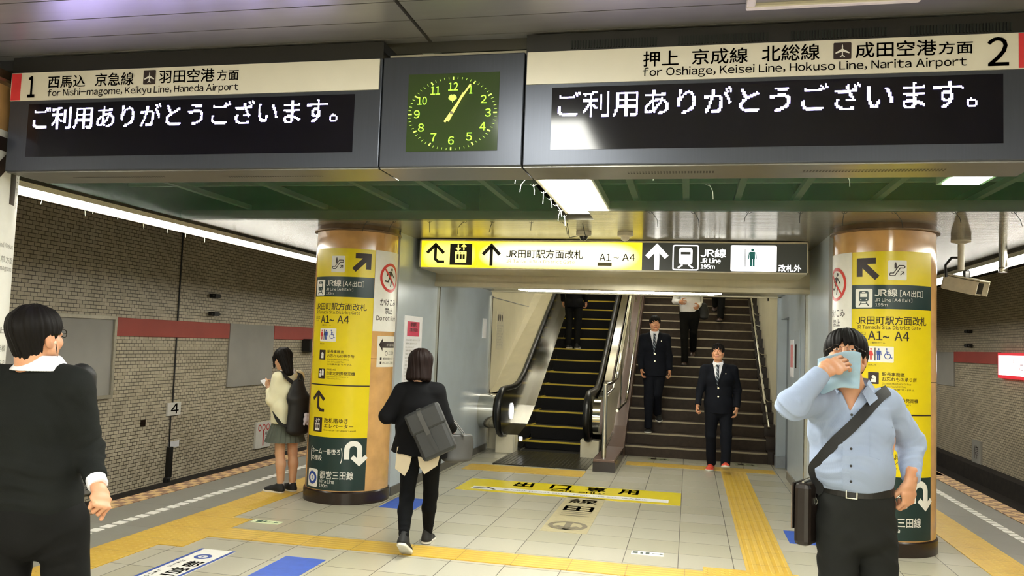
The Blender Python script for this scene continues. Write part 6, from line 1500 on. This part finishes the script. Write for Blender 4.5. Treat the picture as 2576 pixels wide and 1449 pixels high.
# shirt tails below the coat: two hanging leaves with slanted corners
for nm, pl_ in (('shirt_tail', [(-.155, .78), (-.02, .80), (-.055, .63), (-.085, .575), (-.165, .62)]), ('shirt_tail', [(.01, .78), (.185, .76), (.165, .665), (.075, .60), (.035, .655)])):
    vs = []
    for off_ in (0, .008):
        for a, z in pl_: vs.append(pel+sd*(a+.01)-f*(.142-off_+.10*(abs(a)**2)*-6)+UP*(z-pel[2]))
    n = len(pl_); fs = [tuple(range(n)), tuple(range(2*n-1, n-1, -1))]+[(i, (i+1) % n, n+(i+1) % n, n+i) for i in range(n)]; MB().add(vs, fs).build(nm, CL['beige'], t, bevel=.003)
s = SDF(*box_of(pts[7:], .15), .006); torso(s, [(pel+UP*.08, (.130, .10)), (pel, (.150, .112)), (pel-UP*.06, (.152, .110))], sd)
for i, (a, b, c) in enumerate(((hipR, knR, anR), (hipL, knL, anL))): s.cap(a, b, .082, .056, k=.02).cap(b, b+(c-b)*.35-f*.015, .054, .055, k=.02).cap(b+(c-b)*.35-f*.015, c, .055, .036, k=.02); s.folds(c+UP*.06, UP, .09, .005, .03, i+60)
s.rough(.002, 25, 33); blob('leggings', [s.net()], CL['legging'], t)
shoe(t, (-1.985, 6.27, .004), nrm(A3(-.12, 1, 0)), .235, .042, 2, CL['shoeblk'], CL['sole']); shoe(t, (-2.012, 5.765, .115), nrm(A3(-.05, 1, 0)), .235, .042, 31, CL['shoeblk'], CL['sole'])
# backpack hanging askew from her right shoulder
tb = empty('backpack', 'smooth dark grey flap backpack tilted on the back of the walking woman', 'backpack', (-1.86, 5.93, .72)); c = A3(-1.868, 5.925, .925); ax = nrm(A3(.222, .03, .112)); az = nrm(A3(-.14, .0, .34)-ax*np.dot(A3(-.14, 0, .34), ax)); ay = np.cross(az, ax)
MB().obox(c-az*.03, ax*.133, ay*.055, az*.165).build('bag_body', CL['leather'], tb, bevel=.028)
ap = ay if ay[1] < 0 else -ay
m = MB(); m.obox(c+az*.095+ap*.022, ax*.137, ap*.042, az*.085); m.build('flap', CL['leather'], tb, bevel=.02)
ribbon('flap_strap', bez([c+az*.185-ax*.015+ap*.03, c+az*.15-ax*.015+ap*.068, c+az*.03-ax*.012+ap*.070, c-az*.02-ax*.010+ap*.066]), .034, ax, .005, CL['tote'], tb)
ribbon('flap_strap', bez([c-az*.02-ax*.010+ap*.060, c-az*.10-ax*.005+ap*.060, c-az*.16+ap*.058]), .03, ax, .004, CL['leather'], tb)
ribbon('shoulder_strap', bez([c+az*.16+ax*.03-ap*.03, c+az*.23+ax*.03-ap*.055, A3(-1.90, 6.02, 1.235), A3(-1.895, 6.10, 1.265), A3(-1.90, 6.19, 1.16), A3(-1.87, 6.2, 1.0)]), .035, sd, .006, CL['leather'], tb)
tb = empty('tote_bag', 'grey tote bag hanging from the right arm of the walking woman', 'handbag', (-1.76, 6.24, .66)); c = A3(-1.745, 6.25, .775)
s = SDF(c-.2, c+.2, .007); s.ecap(c-UP*.085, c+UP*.085, (.125, .06), (.115, .035), nrm(A3(.9, .42, 0)), k=.02); s.half(c+UP*.10, UP, .006).half(c-UP*.115, -UP, .02); s.rough(.004, 18, 3); blob('bag_body', [s.net()], CL['tote'], tb)
for o_ in (-.028, .028): ribbon('handle', bez([c+A3(-.05, o_, .09), c+A3(-.06, o_*.8, .19), A3(-1.815, 6.21+o_*.6, 1.01), A3(-1.77, 6.22+o_*.6, .97), c+A3(.055, o_, .09)]), .018, A3(0, 1, 0), .004, CL['tote'], tb)

# --- schoolgirl reading her phone
F = Frame((-.90, .42)); f, sd = F.f, F.s
t = person('person', 'schoolgirl in a cream cardigan and grey skirt standing beside the left column', (-3.95, 7.85, 0))
hc = A3(-4.061, 7.765, 1.355); nb = A3(-4.007, 7.785, 1.235); hp, R = head_piece(hc, nrm(f-UP*.32), UP, .93, .004)
shL, shR = A3(-4.040, 7.665, 1.165), A3(-3.955, 7.915, 1.17); elL, wrL = A3(-4.100, 7.665, .945), A3(-4.175, 7.735, 1.045); elR, wrR = A3(-4.035, 7.98, .95), A3(-4.185, 7.90, 1.03); pel = A3(-4.010, 7.82, .80)
hipL, hipR = A3(-4.030, 7.745, .76), A3(-3.980, 7.895, .76); knL, knR = A3(-4.040, 7.775, .40), A3(-3.960, 7.895, .40); anL, anR = A3(-4.023, 7.795, .085), A3(-3.950, 7.905, .085)
pts = [nb, shR, shL, elR, elL, wrR, wrL, pel, knR, knL, anR, anL]; s = SDF(*box_of(pts, .13), .006)
s.cap(hc-UP*.05, nb-UP*.03, .043, .048, k=.02); torso(s, [(nb-UP*.08, (.10, .06)), (pel+UP*.28, (.115, .075)), (pel, (.12, .08))], sd)
for a, b, c in ((shR, elR, wrR), (shL, elL, wrL)): s.cap(a, b, .034, .030, k=.02).cap(b, c, .028, .021, k=.015)
for a, b, c in ((hipR, knR, anR), (hipL, knL, anL)): s.cap(a, b, .075, .047, k=.02).cap(b, b+(c-b)*.35-f*.012, .045, .050, k=.02).cap(b+(c-b)*.35-f*.012, c-UP*.03, .050, .031, k=.02)
pcs = [hp, s.net(), hand_piece(wrL+A3(-.008, .008, .01), nrm(A3(-.55, .35, .35)), nrm(A3(-.2, -.8, -.3)), -1, (35, 50, 35), .84, 3, (.7, .6, .2)), hand_piece(wrR+A3(-.01, -.006, .005), nrm(A3(-.6, -.2, .3)), nrm(A3(-.2, .8, -.3)), 1, (45, 60, 40), .84)]
blob('body', pcs, SK['leg'], t); face_bits(t, hc, R, HB); blob('hair', [hair_piece(hc, R, 'long', 7)], HB, t)
s = SDF(nb-.12, nb+.12, .005); s.op(lambda x, y, z: np.sqrt((np.sqrt((x-nb[0])**2+(y-nb[1])**2)-(.066-.45*(z-nb[2])))**2+np.maximum(np.abs(z-nb[2]+.004)-.02, 0)**2)-.006, nb-.1, nb+.1, .005); blob('collar', [s.net()], CL['shirtw'], t)
s = SDF(*box_of(pts[:7]+[A3(pel[0], pel[1], .68)], .17), .006); torso(s, [(nb-UP*.055, (.072, .066)), (nb-UP*.085, (.132, .085)), (nb-UP*.20, (.150, .110)), (nb-UP*.36, (.152, .118)), (A3(pel[0], pel[1], .68), (.165, .128))], sd, .04); s.half((0, 0, .705), (0, 0, -1))
for i, (a, b, c, sg) in enumerate(((shR, elR, wrR, 1), (shL, elL, wrL, -1))): s.cap(nb-UP*.06+sd*sg*.045, a, .048, .055, k=.03).cap(a, b, .064, .062, k=.035).cap(b, b+(c-b)*.9, .060, .040, k=.02, flat=1); s.folds(b, c-a, .1, .006, .05, i+70)
s.rough(.0045, 20, 71); blob('cardigan', [s.net()], CL['knit'], t)
# pleated skirt
m = MB(); N = 96; rows = [(.80, .125, 0), (.70, .150, .35), (.60, .185, .8), (.515, .215, 1)]; vs = []
for z, r_, pl_ in rows:
    for k in range(N): a = 2*math.pi*k/N; rr = r_+.010*pl_*((k % 4)/3-.5); vs.append(A3(pel[0], pel[1], z)+sd*math.cos(a)*rr+f*math.sin(a)*rr*.82)
fs = [(i*N+k, i*N+(k+1) % N, (i+1)*N+(k+1) % N, (i+1)*N+k) for i in range(3) for k in range(N)]
m.add(vs, fs).build('skirt', CL['skirt'], t)
for a_ in (anL, anR): s = SDF(a_-.08, a_+.08, .005); s.cap(a_-UP*.04, a_+UP*.035, .036, .036, k=.005, flat=1); blob('sock', [s.net()], CL['shirtw'], t)
shoe(t, anL-UP*.085-f*.06, nrm(A3(-1, .18, 0)), .24, .043, 0, CL['shoeblk'], CL['sole'], ht=.06); shoe(t, anR-UP*.085-f*.06, nrm(A3(-.95, .40, 0)), .24, .043, 0, CL['shoeblk'], CL['sole'], ht=.06)
tp = empty('smartphone', 'white phone held by the schoolgirl in both hands', 'phone', (-4.19, 7.80, 1.08)); MB().obox((-4.240, 7.80, 1.085), nrm(A3(-.55, .1, .45))*.068, nrm(A3(.42, .9, .3))*.034, nrm(A3(.3, -.3, .8))*.0045).build('case', M['paper'], tp, bevel=.004)
# black backpack on both shoulders, hanging low
tb = empty('backpack', 'long black backpack with a looped top worn low by the schoolgirl', 'backpack', (-3.80, 7.80, .62)); bk = -f; c = pel+bk*.185+UP*.06; s = SDF(c-A3(.3, .3, .45), c+A3(.3, .3, .45), .007)
s.ecap(c-UP*.21, c+UP*.10, (.145, .070), (.125, .06), sd, k=.03).ecap(c+UP*.10, c+UP*.26-bk*.02, (.12, .055), (.07, .04), sd, k=.04); s.rough(.006, 16, 80); blob('bag_body', [s.net()], CL['bag'], tb)
MB().tube(bez([c+UP*.26+sd*.03, c+UP*.33+sd*.02, c+UP*.33-sd*.02, c+UP*.26-sd*.03]), .011, 8).build('top_loop', CL['bag'], tb)
for sg, sh in ((1, shR), (-1, shL)):
    ribbon('shoulder_strap', bez([c+UP*.24+sd*sg*.045-bk*.02, sh+bk*.09+UP*.005-sd*sg*.03, sh+UP*.062-sd*sg*.035, sh+f*.085-UP*.02-sd*sg*.03, sh+f*.10-UP*.16-sd*sg*.01, pel+sd*sg*.165+UP*.10+f*.02, pel+sd*sg*.165-UP*.06+bk*.08, c-UP*.18+sd*sg*.13], 50), .042, sd, .008, CL['bag'], tb)
tk = empty('keyring_toy', 'small pale plush trinket hanging off the black backpack', 'trinket', (-3.75, 7.9, .62)); k0 = c-UP*.10+bk*.10+sd*.02; s = SDF(k0-.1, k0+.1, .005); s.ell(k0, (.028, .028, .032), k=.01).ell(k0+UP*.045, (.024, .024, .022), k=.008).cap(k0-UP*.02+sd*.015, k0-UP*.05+sd*.02, .011, k=.006).cap(k0-UP*.02-sd*.015, k0-UP*.05-sd*.02, .011, k=.006); blob('plush', [s.net()], mat('pale_lilac_plush', '#c9c3d2', .9), tk)
